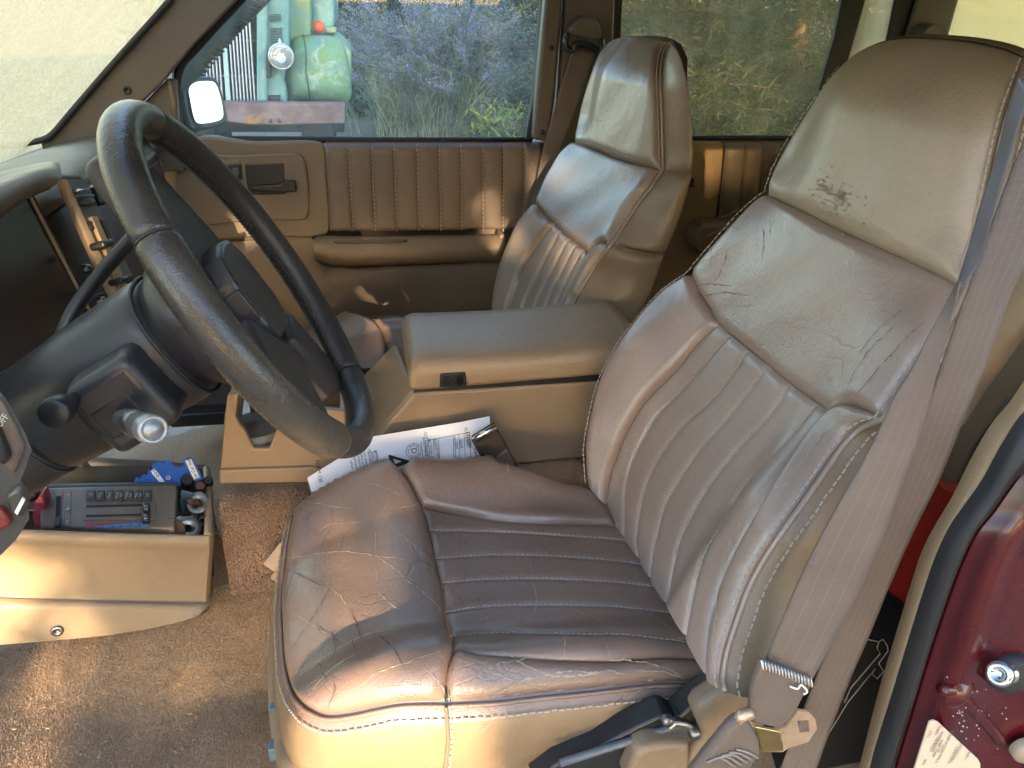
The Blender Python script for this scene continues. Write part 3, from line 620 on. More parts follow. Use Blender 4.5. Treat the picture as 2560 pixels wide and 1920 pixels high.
car = thing('car_body', 'tan-trimmed shell of the red car around the seats: roof, pillars, glass and door jamb', 'car', (.6, 1.2, -.3))
roof = MB()
P = np.zeros((12, 12, 3))
for j, y in enumerate(np.linspace(.50, 1.94, 12)):
    for i, x in enumerate(np.linspace(-.20, 1.58, 12)): P[j, i] = (x, y, 1.215-.10*((y-1.22)/.72)**4)
roof.grid(P); mk('roof', roof, plain('headliner', (.26, .20, .14), .9, var=.05), car, solid=.03)
mk('roof_rail', MB().tube(np.array([(-.25, .47, 1.10), (.4, .46, 1.13), (1.1, .47, 1.13), (1.55, .5, 1.08)]), .03, 10), RED, car)
mk('firewall', MB().abox(-1.2, -1.16, .45, 1.95, -.1, .75), PL_BLACK, car, smooth=False)
mk('tailgate', MB().abox(1.50, 1.56, .48, 1.95, -.1, .72), PL_TRIM, car, smooth=False)
# windscreen, its dusty glass, and the pillar between it and the passenger door
ws = np.array([[(-.735, .45, .715), (-.735, 1.99, .715)], [(-.24, .45, 1.165), (-.24, 1.99, 1.165)]])
g = np.zeros((10, 14, 3))
for j, s in enumerate(np.linspace(0, 1, 10)):
    for i, q in enumerate(np.linspace(0, 1, 14)):
        g[j, i] = (ws[0, 0]*(1-q)+ws[0, 1]*q)*(1-s)+(ws[1, 0]*(1-q)+ws[1, 1]*q)*s+np.array([-.05*math.sin(math.pi*q), 0, 0])
G_WS = glass('windscreen_glass_dusty', (1.0, .94, .80), (1.0, .75, .38), .48, .16, .05, .04, speck=.8, trl=.75, clumps=.30, cs=140)
windscreen = mk('windscreen', MB().grid(g), G_WS, car)
ap = [(428, 0), (600, -5), (492, 107), (434, 176), (418, 197), (352, 262), (300, 345), (250, 420), (118, 420), (100, 352), (123, 340)]
ap2 = [(470, -48), (650, -55), (600, -5), (492, 107), (434, 176), (418, 197), (352, 262), (300, 345), (250, 420), (118, 420), (100, 352), (123, 340), (428, 0)]
mk('windscreen_pillar', MB().prism(at(ap2, y=1.88), (-.015, .07, 0)), PL_TRIM, car, bevel=.006, seg=3)
mk('pillar_screw', MB().ring(at1(318, 226, y=1.878), (0, -1, 0), [(.0001, .0005), (.004, .001), (.0045, .003), (.008, .003), (.009, 0)], 18), PL_BLACK, car)
mk('windscreen_seal', MB().tube(at(spline([(432, -8), (395, 35), (280, 163), (170, 290), (128, 338), (105, 350), (0, 366), (-60, 372)], 40), y=1.87), .0065, 8), RUBBER, car)
# B-pillar of the passenger side
BPT = PL_TAN
mk('door_post_trim', MB().prism(at([(1366, -30), (1408, -30), (1404, 60), (1388, 250), (1372, 356), (1334, 350), (1345, 200)], y=1.90), (0, .05, 0)), PL_TRIM, car, bevel=.008, seg=3)
mk('pillar_trim', MB().prism(at([(1411, -30), (1540, -30), (1536, 100), (1534, 420), (1340, 420), (1378, 356), (1394, 250)], y=1.915), (0, .06, 0)), PL_TRIM, car, bevel=.01, seg=3)
for u, v in ((1379, 120), (1356, 330)):
    mk('trim_screw', MB().ring(at1(u, v, y=1.898), (0, -1, 0), [(.0001, .001), (.005, .002), (.006, 0)], 14), PL_BLACK, car)
# rear quarter window, its black surround, rear pillars, tailgate glass, far side window
G_RQ = glass('rear_glass_tinted', (.74, .74, .60), (.75, .68, .46), .07, .10, .008, .03, speck=.15, trl=.5, clumps=.06, cs=9)
mk('quarter_window', MB().prism(at([(1520, -60), (2130, -60), (2104, 0), (2070, 150), (2034, 270), (2010, 346), (1520, 350)], y=1.956), (0, .004, 0)), G_RQ, car, smooth=False)
mk('quarter_window_seal', MB().prism(at([(1530, -60), (1560, -60), (1552, 110), (1549, 350), (1525, 350)], y=1.94), (0, .02, 0)), RUBBER, car, bevel=.003)
mk('quarter_window_pillar', MB().prism(at([(2112, -40), (2180, -40), (2164, 0), (2117, 164), (2040, 360), (2004, 360), (2037, 262), (2086, 94), (2104, 0)], y=1.945), (.02, .05, 0)), RUBBER, car, bevel=.004)
mk('quarter_vent_window', MB().prism(at([(2180, -40), (2250, -40), (2238, 0), (2215, 100), (2160, 240), (2090, 260), (2117, 164), (2164, 0)], y=1.956), (0, .004, 0)), glass('vent_glass_dusty', (.80, .76, .60), (.86, .78, .56), .40, .2, .03, .04, speck=.2, trl=.6), car, smooth=False)
mk('quarter_window_sill', MB().tube(at([(1540, 347), (1800, 345), (2030, 344)], y=1.945), .007, 6), RUBBER, car)
G_TG = glass('tailgate_glass_dusty', (.80, .78, .62), (.98, .84, .52), .78, .1, .03, .04, speck=.1, trl=.75)
mk('tailgate_window', MB().abox(1.52, 1.528, .50, 1.95, .72, 1.2), G_TG, car, smooth=False)
mk('tailgate_pillar', MB().prism(at([(2238, -60), (2302, -60), (2290, 0), (2262, 90), (2225, 200), (2190, 200), (2216, 100), (2236, 0)], y=1.945), (.02, .04, 0)), RUBBER, car, bevel=.006)
mk('rear_side_pillar', MB().prism(at([(2302, -60), (2412, -60), (2396, 0), (2369, 96), (2350, 200), (2225, 200), (2262, 90), (2290, 0)], y=1.93), (.03, .05, 0)), PL_TRIM, car, bevel=.01, seg=3)
mk('belt_guide_cover', MB().prism(at(spline([(2305, 92), (2315, 74), (2330, 62), (2352, 60), (2366, 68), (2372, 92)], 20), y=1.88), (0, .06, 0)), PL_TRIM, car, bevel=.008, seg=3)
G_LR = glass('rear_side_glass_dusty', (.85, .82, .70), (.92, .84, .60), .18, .1, .03, .04, speck=.3, trl=.75)
mk('rear_side_window', MB().abox(.72, 1.49, .47, .474, .70, 1.13), G_LR, car, smooth=False)
mk('driver_post', MB().prism(np.array([(.63, .47, -.1), (.80, .47, -.1), (.80, .47, .72), (.74, .47, 1.14), (.62, .47, 1.14), (.66, .47, .72)]), (0, .05, 0)), PL_TRIM, car, bevel=.01)
mk('driver_rear_side', MB().abox(.78, 1.55, .43, .47, -.2, .70), RED, car, smooth=False)
# door jamb at lower right: tan welt, black weatherstrip, red paintwork
PI = [(2575, 940), (2530, 1010), (2480, 1070), (2430, 1155), (2380, 1255), (2335, 1330), (2305, 1390), (2280, 1465), (2240, 1595), (2199, 1730), (2160, 1880), (2140, 1960)]
PO = [(2600, 1010), (2560, 1040), (2512, 1112), (2459, 1207), (2410, 1276), (2381, 1318), (2348, 1385), (2316, 1475), (2275, 1605), (2234, 1740), (2190, 1880), (2170, 1960)]
pi3, po3 = at(spline(PI, 60), y=.500), at(spline(PO, 60), y=.468)
mid = at((spline(PI, 60)+spline(PO, 60))/2, y=.476)
mk('jamb_welt', MB().grid(np.array([pi3+np.array([.004, .006, 0]), pi3, at(spline(PI, 60)*.75+spline(PO, 60)*.25, y=.484), mid, at(spline(PI, 60)*.25+spline(PO, 60)*.75, y=.470), po3, po3+np.array([0, .004, 0])])), plain('welt_tan', (.40, .265, .155), .62, bump=.7, bs=420, bd=.0015, var=.06), car)
WO = [(2640, 1130), (2560, 1174), (2508, 1239), (2478, 1282), (2439, 1330), (2398, 1416), (2357, 1527), (2316, 1652), (2275, 1787), (2238, 1910), (2225, 1960)]
wi3, wo3 = at(spline(PO, 60), y=.462), at(spline(WO, 60), y=.440); md = at((spline(PO, 60)+spline(WO, 60))/2, y=.446)
mk('weatherstrip', MB().grid(np.array([wi3+np.array([0, .003, 0]), wi3, at(spline(PO, 60)*.75+spline(WO, 60)*.25, y=.451), md, at(spline(PO, 60)*.25+spline(WO, 60)*.75, y=.442), wo3, wo3+np.array([0, .008, 0])])), RUBBER, car)
# jamb sheet metal: stepped pressing
W2 = spline(WO, 60)
def shift(px, d): return px+np.array(d)
rowsj = [at(W2, y=.446), at(shift(W2, (10, 0)), y=.440), at(shift(W2, (48, 4)), y=.438), at(shift(W2, (58, 5)), y=.428), at(shift(W2, (120, 12)), y=.424), at(shift(W2, (135, 14)), y=.430), at(shift(W2, (300, 40)), y=.428), at(shift(W2, (420, 60)), y=.40)]
jamb = mk('jamb_paintwork', MB().grid(np.array(rowsj)), RED, car)
mk('jamb_dent', MB().ring(at1(2400, 1737, y=.425), (.1, -1, .1), [(.0001, .007), (.006, .0062), (.012, .003), (.017, 0)], 20), RED, car)
mk('jamb_ridge', MB().tube(at(spline([(2352, 1722), (2392, 1728), (2430, 1770), (2470, 1812), (2500, 1850)], 20), y=.427), .006, 8), RED, car)
chips = MB()
for q in range(46):
    u, v = rng.normal(2420, 40), rng.normal(1800, 55)
    if u < 2330: continue
    c = at1(u, v, y=.4225); s = rng.uniform(.0004, .0009); chips.box(c, (s, 0, 0), (0, .001, 0), (0, 0, s*rng.uniform(.7, 1.8)))
mk('paint_chips', chips, plain('chip_primer', (.75, .68, .66), .8), jamb, smooth=False, kind='stuff')
strk = at1(2522, 1682, y=.424); sd = at1(2464, 1690, y=.385)-strk; sd /= np.linalg.norm(sd)
stn = (np.array([-.25, -.95, .12])); stn /= np.linalg.norm(stn)
strp = mk('striker_plate', MB().ring(strk, stn, [(.0001, .008), (.014, .008), (.019, .006), (.021, 0), (.021, -.01)], 32), RUBBER, car)
mk('striker_pin', MB().ring(strk, sd, [(.010, 0), (.010, .016), (.0072, .018), (.0072, .032), (.0105, .034), (.0115, .038), (.0115, .044), (.010, .047), (.006, .0475), (.0055, .044), (.0001, .044)], 24), CHROME, strp)
mk('jamb_bumper', MB().ring(at1(2560, 1868, y=.42), (-.2, -1, 0), [(.0001, .012), (.011, .011), (.015, .007), (.015, 0)], 24), plain('bumper_tan', (.33, .26, .18), .5), car)
lab = [(2286, 1924), (2320, 1816), (2324, 1805), (2334, 1801), (2346, 1806), (2445, 1898), (2451, 1909), (2450, 1930), (2420, 1990), (2270, 1990)]
lp = at(lab, y=.4215)
sticker = mk('certification_label', MB().prism(lp, (0, .0015, 0)), plain('label_cream', (.62, .50, .38), .55, var=.05), car, smooth=False)
GREYINK = plain('ink_grey', (.16, .12, .10), .8)
l0 = at1(2296, 1915, y=.4205); lx = at1(2345, 1815, y=.4205)-l0; ly = at1(2262, 1898, y=.4205)-l0
for k, (u, v, tx, sz) in enumerate([(2325, 1835, 'CLIT', .0052), (2336, 1862, 'GVWR RR', .0046), (2345, 1855, 'GAWR/GVWR', .0046), (2345, 1872, 'APPLICABLE', .0048), (2352, 1872, 'LE U.S.', .0042), (2362, 1868, 'STANDARDS IN EFFECT', .0046), (2384, 1888, '702D52047T', .0048), (2394, 1882, 'TYPE EZZLDY', .0046), (2420, 1889, 'T18Z6M', .0042), (2346, 1826, 'LB/KG', .0048), (2312, 1905, 'E/BI', .005)]):
    lettering('label_print', tx, at1(u, v, y=.4207), lx, (-1, 0, .35), sz, GREYINK, sticker)

# ================================================================== passenger door
DY = 1.93
door = thing('passenger_door', 'passenger door with pleated brown panel, tan armrest and dusty window', 'car door', (0, 1.97, .1))
PL_DOOR = plain('door_plastic_tan', (.205, .152, .110), .48, bump=.25, bs=700, vs=6, var=.06)
mk('door_skin', MB().prism(at([(250, 400), (440, 372), (1440, 352), (1400, 900), (300, 1010)], y=DY+.03), (0, .06, 0)), PL_DOOR, door, smooth=False)
mk('upper_panel', MB().prism(at(spline([(470, 356), (640, 355), (800, 357), (812, 366), (818, 450), (824, 575), (815, 590), (700, 594), (540, 600), (450, 604)], 60, True), y=DY-.005), (0, .035, 0)), PL_DOOR, door, bevel=.006, seg=3)
ip = at(spline([(500, 388), (600, 386), (748, 384), (760, 394), (772, 535), (764, 546), (650, 548), (470, 552), (460, 480), (490, 400)], 70, True), y=DY-.005)
mk('handle_bezel', MB().prism(ip+np.array([0, -.008, 0]), (0, .012, 0)), PL_DOOR, door, bevel=.004, seg=3)
mk('bezel_plate', MB().prism(at([(484, 443), (537, 441), (541, 500), (484, 503)], y=DY-.0135), (0, .004, 0)), PL_DOOR, door, bevel=.002)
cup = [(611, 410), (710, 408), (714, 486), (620, 488)]
mk('handle_cup', MB().prism(at(cup, y=DY-.0145), (0, .010, 0)), PL_BLACK, door, bevel=.003)
hs = mk('door_handle', MB().prism(at([(627, 466), (700, 462), (708, 452), (739, 452), (741, 479), (706, 482), (627, 478)], y=DY-.026), (0, .012, 0)), PL_BLACK, door, bevel=.003)
sw = mk('lock_switch', MB().prism(at([(566, 412), (604, 410), (608, 450), (570, 452)], y=DY-.0145), (0, .010, 0)), PL_BLACK, door, bevel=.002)
mk('switch_rocker', MB().prism(at([(580, 420), (597, 419), (599, 442), (582, 443)], y=DY-.020), (0, .008, 0)), PL_GREY, sw, bevel=.002)
lettering('lettering', 'PWR LOCK', at1(567, 404, y=DY-.0140), (1, 0, 0), (0, 0, 1), .011, plain('print_grey', (.38, .34, .30), .7), door)
# pleated insert: ten padded pleats with stitched valleys
tx = [812, 870, 928, 984, 1042, 1098, 1152, 1206, 1258, 1310, 1352]; bx = [826, 884, 939, 993, 1048, 1102, 1154, 1208, 1258, 1308, 1346]
g_door = lambda P: P[:, 1]-(DY-.006+.03*sstep(.03, 0, .757-P[:, 2]-.0)*0)
def door_pleat(i, parent):
    n, m = 14, 26; s = np.linspace(0, 1, n)
    T = np.stack([tx[i]+(tx[i+1]-tx[i])*s, np.full(n, 357.)], 1); Bq = np.stack([bx[i]+(bx[i+1]-bx[i])*s, np.full(n, 583-6*i/10.)], 1)
    rows = []
    for j, v in enumerate(np.linspace(0, 1, m)):
        px = Bq*(1-v)+T*v; Q = at(px, y=DY-.004)
        pf = .0055*np.sqrt(np.clip(1-(2*s-1)**2, 0, 1))**.8
        edge = np.sqrt(np.clip(1-(1-min(1, (1-v)/.10))**2, 0, 1))*np.sqrt(np.clip(1-(1-min(1, v/.05))**2, 0, 1))
        Q[:, 1] -= (pf+.006)*edge-.02*(1-edge); rows.append(Q)
    mk('door_pleat', MB().grid(np.array(rows)), L_DOOR, parent)
for i in range(10): door_pleat(i, door)
stitches('pleat_stitching', [at(np.stack([np.linspace(bx[i], tx[i], 30), np.linspace(580, 362, 30)], 1), y=DY-.0105) for i in range(1, 10)], lambda P: P[:, 1]-DY, door, .0008, .011, .007, .0011)
# armrest and lower panel
ar_n = at(spline([(784, 640), (784, 615), (787, 602), (800, 594), (1000, 590), (1200, 588), (1262, 586)], 40), y=DY-.02)
def rowpx(p, y): return at(spline(p, 44), y=y)
arm = [rowpx([(783, 598), (790, 592), (900, 590), (1100, 588), (1264, 585)], DY-.01), rowpx([(784, 600), (795, 597), (900, 596), (1100, 594), (1263, 591)], DY-.055),
       rowpx([(784, 606), (800, 612), (860, 625), (1000, 622), (1130, 616), (1261, 610)], DY-.075), rowpx([(784, 620), (805, 632), (860, 645), (1000, 640), (1130, 634), (1257, 628)], DY-.078),
       rowpx([(785, 640), (815, 652), (860, 658), (1000, 656), (1130, 651), (1252, 646)], DY-.070), rowpx([(786, 646), (815, 656), (860, 662), (1000, 660), (1130, 655), (1250, 650)], DY-.04), rowpx([(786, 648), (815, 658), (860, 664), (1000, 662), (1130, 657), (1250, 652)], DY)]
am = mk('armrest', MB().grid(np.array(arm)), PL_TAN, door)
mk('armrest_groove', MB().tube(at([(835, 606), (900, 604), (1005, 602), (1018, 600)], y=DY-.062), .004, 6), PL_TRIM, am)
mk('armrest_end', MB().prism(at([(1262, 586), (1248, 650), (1240, 650), (1250, 588)], y=DY-.06), (0, .06, 0)), PL_TAN, am, bevel=.004)
lo = [rowpx([(450, 606), (640, 602), (786, 596), (790, 655), (860, 668), (1000, 665), (1260, 655)], DY+.012), rowpx([(450, 640), (640, 640), (780, 650), (820, 668), (900, 676), (1000, 676), (1260, 668)], DY+.004),
      rowpx([(455, 720), (640, 715), (780, 710), (900, 715), (1000, 718), (1260, 708)], DY+.010), rowpx([(460, 800), (640, 795), (780, 790), (900, 785), (1000, 780), (1260, 770)], DY+.016), rowpx([(460, 812), (640, 806), (780, 800), (900, 795), (1000, 790), (1260, 780)], DY+.04)]
mk('lower_panel', MB().grid(np.array(lo)), PL_DOOR, door)
# window glass, rubber, sail panel, exterior mirror
G_PW = glass('door_glass_dusty', (.93, .97, .96), (.66, .80, .84), .03, .05, .008, .02, speck=.30, trl=.55, clumps=.05, cs=14)
mk('window_glass', MB().prism(at([(447, 300), (440, 200), (455, 158), (484, 124), (604, -4), (660, -60), (1372, -60), (1362, 0), (1340, 246), (1322, 352), (462, 352)], y=1.985), (0, .004, 0)), G_PW, door, smooth=False)
mk('window_sill_seal', MB().tube(at([(455, 347), (700, 349), (1000, 351), (1330, 351)], y=DY+.02), .008, 8), RUBBER, door)
mk('window_rear_seal', MB().prism(at([(1348, -40), (1372, -40), (1366, 0), (1347, 200), (1334, 352), (1314, 350), (1333, 246), (1353, 0)], y=DY+.005), (0, .03, 0)), RUBBER, door, bevel=.003)
mk('window_front_seal', MB().tube(at(spline([(640, -42), (602, -2), (540, 64), (484, 126), (455, 158), (443, 200), (445, 300), (462, 345)], 50), y=DY+.0), .0095, 8), RUBBER, door)
mk('sail_panel', MB().prism(at([(350, 266), (420, 195), (440, 200), (446, 305), (470, 352), (460, 430), (300, 430), (300, 330)], y=1.905), (0, .03, 0)), PL_TRIM, door, bevel=.004)
mk('sail_panel_edge', MB().tube(at([(419, 197), (432, 250), (441, 305)], y=1.900), .004, 6), PL_TAN, door)
# outer face of the windscreen pillar seen through the glass, with its ribbed rain channel
chn = mk('outer_pillar', MB().prism(at([(655, -52), (735, -60), (680, -5), (590, 88), (520, 160), (497, 196), (440, 240), (430, 200), (450, 160), (484, 126), (602, 0)], y=2.03), (0, .04, 0)), plain('outer_pillar_grey', (.10, .12, .115), .55, bump=.3, bs=200), car, bevel=.004)
for k in range(18):
    s = k/17; c = at1(500+145*s, 180-170*s+4, y=2.028); t = np.array([.7, 0, .72])
    mk('channel_rib', MB().tube(np.array([c-t*.004+np.array([-.007, 0, .006]), c, c+t*.003+np.array([.006, 0, -.007])]), .0028, 6), plain('rib_grey', (.055, .066, .064), .5) if k == 0 else bpy.data.materials['rib_grey'], chn)
MR = [(452, 212), (470, 196), (520, 191), (541, 194), (553, 215), (570, 285), (572, 305), (560, 314), (480, 327), (472, 318), (455, 250)]
mnn = np.array([.79, -.585, .15]); mnn /= np.linalg.norm(mnn); mc = at1(512, 258, y=2.075)
mirr = mk('side_mirror', MB().prism(atplane(spline(MR, 50, True), mc-mnn*.001, mnn), -mnn*.07+np.array([-.02, .0, 0])), PL_BLACK, door, bevel=.008, seg=4)
MG = [(470, 222), (482, 208), (526, 204), (536, 210), (555, 286), (550, 298), (494, 308), (486, 302), (473, 250)]
mgk = NT('mirror_glass'); mgk.pbsdf((.9, .92, .93), .02, 1, .5); MIR = mgk.m
mnn = np.array([.79, -.585, .15]); mnn /= np.linalg.norm(mnn); mc = at1(512, 258, y=2.075)
mg3 = atplane(spline(MG, 50, True), mc-mnn*.0, mnn)
mk('mirror_glass', MB().prism(mg3+mnn*.004, -mnn*.006), MIR, mirr, smooth=False)
mk('mirror_arm', MB().tube(at([(452, 250), (470, 290), (500, 325)], y=2.05), .016, 10), PL_GREY, mirr)
# small etched glass mark
for k, t in enumerate(('DOT', 'SOLAR TEMPERED', 'AS2 M30', 'SAFETY')):
    lettering('glass_mark', t, at1(1283, 308+k*6, y=1.9835), (1, 0, 0), (0, 0, 1), .010, plain('etch_white', (.75, .8, .8), .7) if k == 0 else bpy.data.materials['etch_white'], door)

# ================================================================== passenger side rear quarter trim
rq = thing('rear_side_trim', 'tan and brown pleated rear side panel behind the passenger seat', 'side panel', (.9, 1.95, .1))
mk('front_panel', MB().prism(at([(1640, 354), (1802, 354), (1812, 362), (1803, 470), (1780, 640), (1620, 760)], y=1.925), (0, .05, 0)), PL_TAN2, rq, bevel=.006, seg=3)
mk('ashtray_lid', MB().prism(at(spline([(1660, 386), (1752, 386), (1762, 396), (1752, 480), (1744, 490), (1640, 500)], 40, True), y=1.917), (0, .01, 0)), PL_TAN2, rq, bevel=.003)
mk('ashtray_tab', MB().prism(at([(1722, 446), (1737, 446), (1734, 468), (1718, 470)], y=1.909), (0, .01, 0)), PL_BLACK, rq, bevel=.002)
mk('lower_lid', MB().prism(at(spline([(1690, 500), (1742, 496), (1738, 545), (1700, 552)], 30, True), y=1.915), (0, .01, 0)), PL_TAN, rq, bevel=.003)
rx = [1812, 1861, 1906, 1950, 1995, 2040]
for i in range(5):
    n, m = 12, 22; s = np.linspace(0, 1, n); rows = []
    for v in np.linspace(0, 1, m):
        px = np.stack([(rx[i]-22*(1-v))+(rx[i+1]-rx[i])*s, np.full(n, 354+220*(1-v))], 1); Q = at(px, y=1.925)
        e = np.sqrt(np.clip(1-(1-min(1, (1-v)/.12))**2, 0, 1)); Q[:, 1] -= (.010*np.sqrt(np.clip(1-(2*s-1)**2, 0, 1))+.006)*e-.02*(1-e); rows.append(Q)
    mk('quarter_pleat', MB().grid(np.array(rows)), L_DOOR, rq)
mk('rear_armrest', MB().prism(at(spline([(1748, 568), (1800, 560), (1960, 555), (1960, 640), (1745, 625)], 40, True), y=1.86), (0, .08, 0)), PL_TAN, rq, bevel=.012, seg=3)
mk('lower_trim', MB().prism(at([(1560, 352), (2060, 352), (2060, 1000), (1500, 1000)], y=1.935), (0, .04, 0)), PL_TRIM, rq, smooth=False)
# rear bench, dim behind the front seats
rb = thing('bench_seat', 'dim brown rear bench seat behind the front seats', 'car seat', (1.1, 1.2, .1))
mk('cushion', MB().abox(.92, 1.30, .62, 1.82, .12, .38), L_SIDE, rb, bevel=.05, seg=4)
mk('backrest', MB().box((1.36, 1.23, .52), (.14, 0, .05), (0, 1.26, 0), (.09, 0, .45)), L_SIDE, rb, bevel=.04, seg=4)

# ================================================================== centre console
CY = 1.13
con = thing('centre_console', 'tan centre console with padded armrest lid between the seats', 'console', (.22, 1.22, .1))
sp = [(1034, 982), (1501, 953), (1600, 948), (1590, 1150), (1464, 1146), (1292, 1162), (1000, 1210), (880, 1200), (938, 1096)]
P0 = at(sp, y=CY); zt = P0[0][2]
mk('console_body', MB().prism(P0, (0, .20, 0)), PL_TAN, con, bevel=.006, seg=3)
# sloping nose: from the crest at the lid down to the tunnel
cn, cf = at1(1034, 974, y=CY+.003), at1(986, 856, y=CY+.215); bn, bf = at1(938, 1092, y=CY+.003), at1(880, 965, y=CY+.215)
mk('console_nose', MB().add([cn, cf, bf, bn, cn+np.array([.02, 0, -.015]), cf+np.array([.02, 0, -.02]), bf+np.array([.02, 0, -.25]), bn+np.array([.02, 0, -.2])], [(0, 1, 2, 3), (4, 7, 6, 5), (0, 3, 7, 4), (1, 5, 6, 2), (0, 4, 5, 1), (3, 2, 6, 7)]), PL_TAN, con, bevel=.008, seg=3)
# padded lid
def lidrow(dy, dz, in_=0): return dy, dz
nl, nr = at1(1023, 906, y=CY-.005), at1(1508, 893, y=CY-.005)
xl, xr = at1(1012, 870, y=CY+.1)[0], at1(1560, 850, y=CY+.1)[0]
zl = nl[2]; lid = []
ys = np.linspace(0, 1, 18); 
secs = [(CY-.004, -.052), (CY-.006, -.045), (CY-.008, -.02), (CY-.004, -.006), (CY+.008, 0.0), (CY+.04, .004), (CY+.11, .006), (CY+.18, .004), (CY+.212, -.001), (CY+.222, -.012), (CY+.222, -.045)]
for x_, k in zip(np.r_[xl, xl+.002, xl+.008, np.linspace(xl+.02, xr, 20)], np.r_[.0, .5, .85, np.ones(20)]):
    row = []
    for (y_, dz) in secs:
        yy = CY+.108+(y_-CY-.108)*(.90+.10*k); zz = zl-.046+(dz+.046)*(.35+.65*k)+.010*((x_-xl)/(xr-xl))
        zz -= .006*math.sin(math.pi*min(1, max(0, (x_-xl-.02)/(xr-xl)))) if dz > -.03 else 0
        row.append((x_, yy, zz))
    lid.append(row)
L_LID = leather('lid_vinyl', (.285, .200, .128), (.320, .230, .150), .42, .12, grain=1.2)
lidob = mk('armrest_lid', MB().loft(np.array(lid)), L_LID, con)
lt = at([(1101, 936), (1164, 932), (1167, 966), (1099, 970)], y=CY-.012)
lat = mk('lid_latch', MB().prism(lt, (0, .012, 0)), PL_BLACK, lidob, bevel=.002)
for k in range(7):
    a, b = at1(1108, 941+k*4, y=CY-.0135), at1(1159, 938+k*4, y=CY-.0135); mk('latch_rib', MB().tube(np.array([a, b]), .0009, 5), PL_BLACK, lat)
mk('lid_gap_shadow', MB().abox(xl+.008, xr, CY+.003, CY+.2, zt-.004, zl-.043), PL_BLACK, con, smooth=False)  # black block standing in for the shadow in the gap below the lid
# carpeted tunnel under the console and cup holder
tun = []
for x_ in np.linspace(-.75, .9, 60):
    h = .262+.035*sstep(.1, .35, x_)-.02*sstep(-.3, -.6, x_); row = []
    for y_, k in ((1.085, 0), (1.095, .25), (1.10, .6), (1.108, .88), (1.125, .985), (1.15, 1), (1.28, 1), (1.42, 1), (1.45, .9), (1.47, .5), (1.49, 0)):
        row.append((x_, y_-.012*sstep(.0, .3, x_), h*k+.03+.003*math.sin(x_*41+y_*50)))
    tun.append(row)
tun = np.array(tun); cutx = at1(545, 1300, y=1.10)[0]
tun[:, :, 0] = cutx+(tun[:, :, 0]+.75)/1.65*(1.0-cutx)
endc = tun[0].copy()
mb = MB().grid(tun); mb.add(np.vstack([endc, [(cutx, 1.3, .02)]]), [(i, i+1, len(endc)) for i in range(len(endc)-1)])
tag(mk('transmission_tunnel', mb, CARPET2), kind='structure')
ty = rng.uniform(1.085, 1.13, 9000); tz_ = rng.uniform(.05, .29, 9000); txx = rng.uniform(cutx, cutx+.16, 9000)
yy = np.interp(tz_, [.03, .09, .18, .25, .285], [1.085, 1.095, 1.10, 1.108, 1.125]); l = rng.uniform(.0015, .004, 9000); a = rng.uniform(0, 6.28, 9000)
e = np.stack([np.cos(a), 0*a, np.sin(a)], 1)*.001; b = np.stack([txx, yy, tz_], 1); tip = b+np.stack([0*l, -l, 0*l], 1)+rng.normal(0, .0018, (9000, 3))
tag(mk('tunnel_pile', MB().add(np.stack([b-e, b+e, tip], 1).reshape(-1, 3), [(3*i, 3*i+1, 3*i+2) for i in range(9000)]), CARPET2, smooth=False), 'orange-brown pile on the transmission tunnel', 'carpet', kind='stuff')

# ================================================================== cup holder tray on the tunnel
cup = thing('cup_holder', 'tan cup holder tray with a V-notched front, below the steering wheel', 'cup holder', tuple(at1(680, 1205, y=1.12)))
CUPM = plain('cup_holder_tan', (.30, .20, .125), .45, bump=.3, bs=600, var=.07)
fy = 1.115
fp = [(551, 1172), (554, 1140), (560, 1050), (568, 992), (573, 985), (580, 990), (588, 1040), (598, 1060), (612, 1078), (634, 1122), (674, 1122), (694, 1068), (720, 1035), (790, 1020), (862, 1030), (868, 1180), (780, 1165)]
mk('front_wall', MB().prism(at(fp, y=fy), (0, .012, 0)), CUPM, cup, bevel=.003, seg=3)
mk('base', MB().prism(at([(549, 1210), (548, 1176), (780, 1169), (870, 1182), (872, 1205)], y=fy-.006), (0, .16, 0)), CUPM, cup, bevel=.003)
mk('left_wall', MB().add([*at([(551, 1172), (573, 985)], y=fy+.001), *(at([(551, 1172), (573, 985)], y=fy+.001)+np.array([0, .15, 0])), *(at([(551, 1172), (573, 985)], y=fy+.001)+np.array([.014, 0, 0])), *(at([(551, 1172), (573, 985)], y=fy+.001)+np.array([.014, .15, 0]))],
   [(0, 1, 3, 2), (4, 6, 7, 5), (1, 5, 7, 3), (0, 2, 6, 4), (0, 4, 5, 1), (2, 3, 7, 6)]), CUPM, cup, bevel=.003)
dz_ = at1(655, 1122, y=fy)[2]-.006; q0 = at1(573, 985, y=fy); q1 = at1(868, 1030, y=fy)
mk('back_wall', MB().abox(q0[0], q1[0], fy+.145, fy+.157, q0[2]-.13, q0[2]-.002), CUPM, cup, bevel=.003)
mk('deck', MB().abox(q0[0]+.012, q1[0], fy+.008, fy+.148, dz_-.007, dz_), CUPM, cup, smooth=False)
wc = np.array([at1(645, 1085, y=fy+.07)[0], fy+.066, dz_+.001])
mk('cup_well', MB().ring(wc, (0, 0, 1), [(.0001, -.0), (.036, .0), (.040, .003), (.042, .014), (.046, .015), (.050, .0)], 32), plain('cup_liner_grey', (.26, .25, .22), .5), cup)
mk('right_wall', MB().abox(q1[0]-.012, q1[0], fy+.004, fy+.15, q0[2]-.13, q1[2]), CUPM, cup, smooth=False)

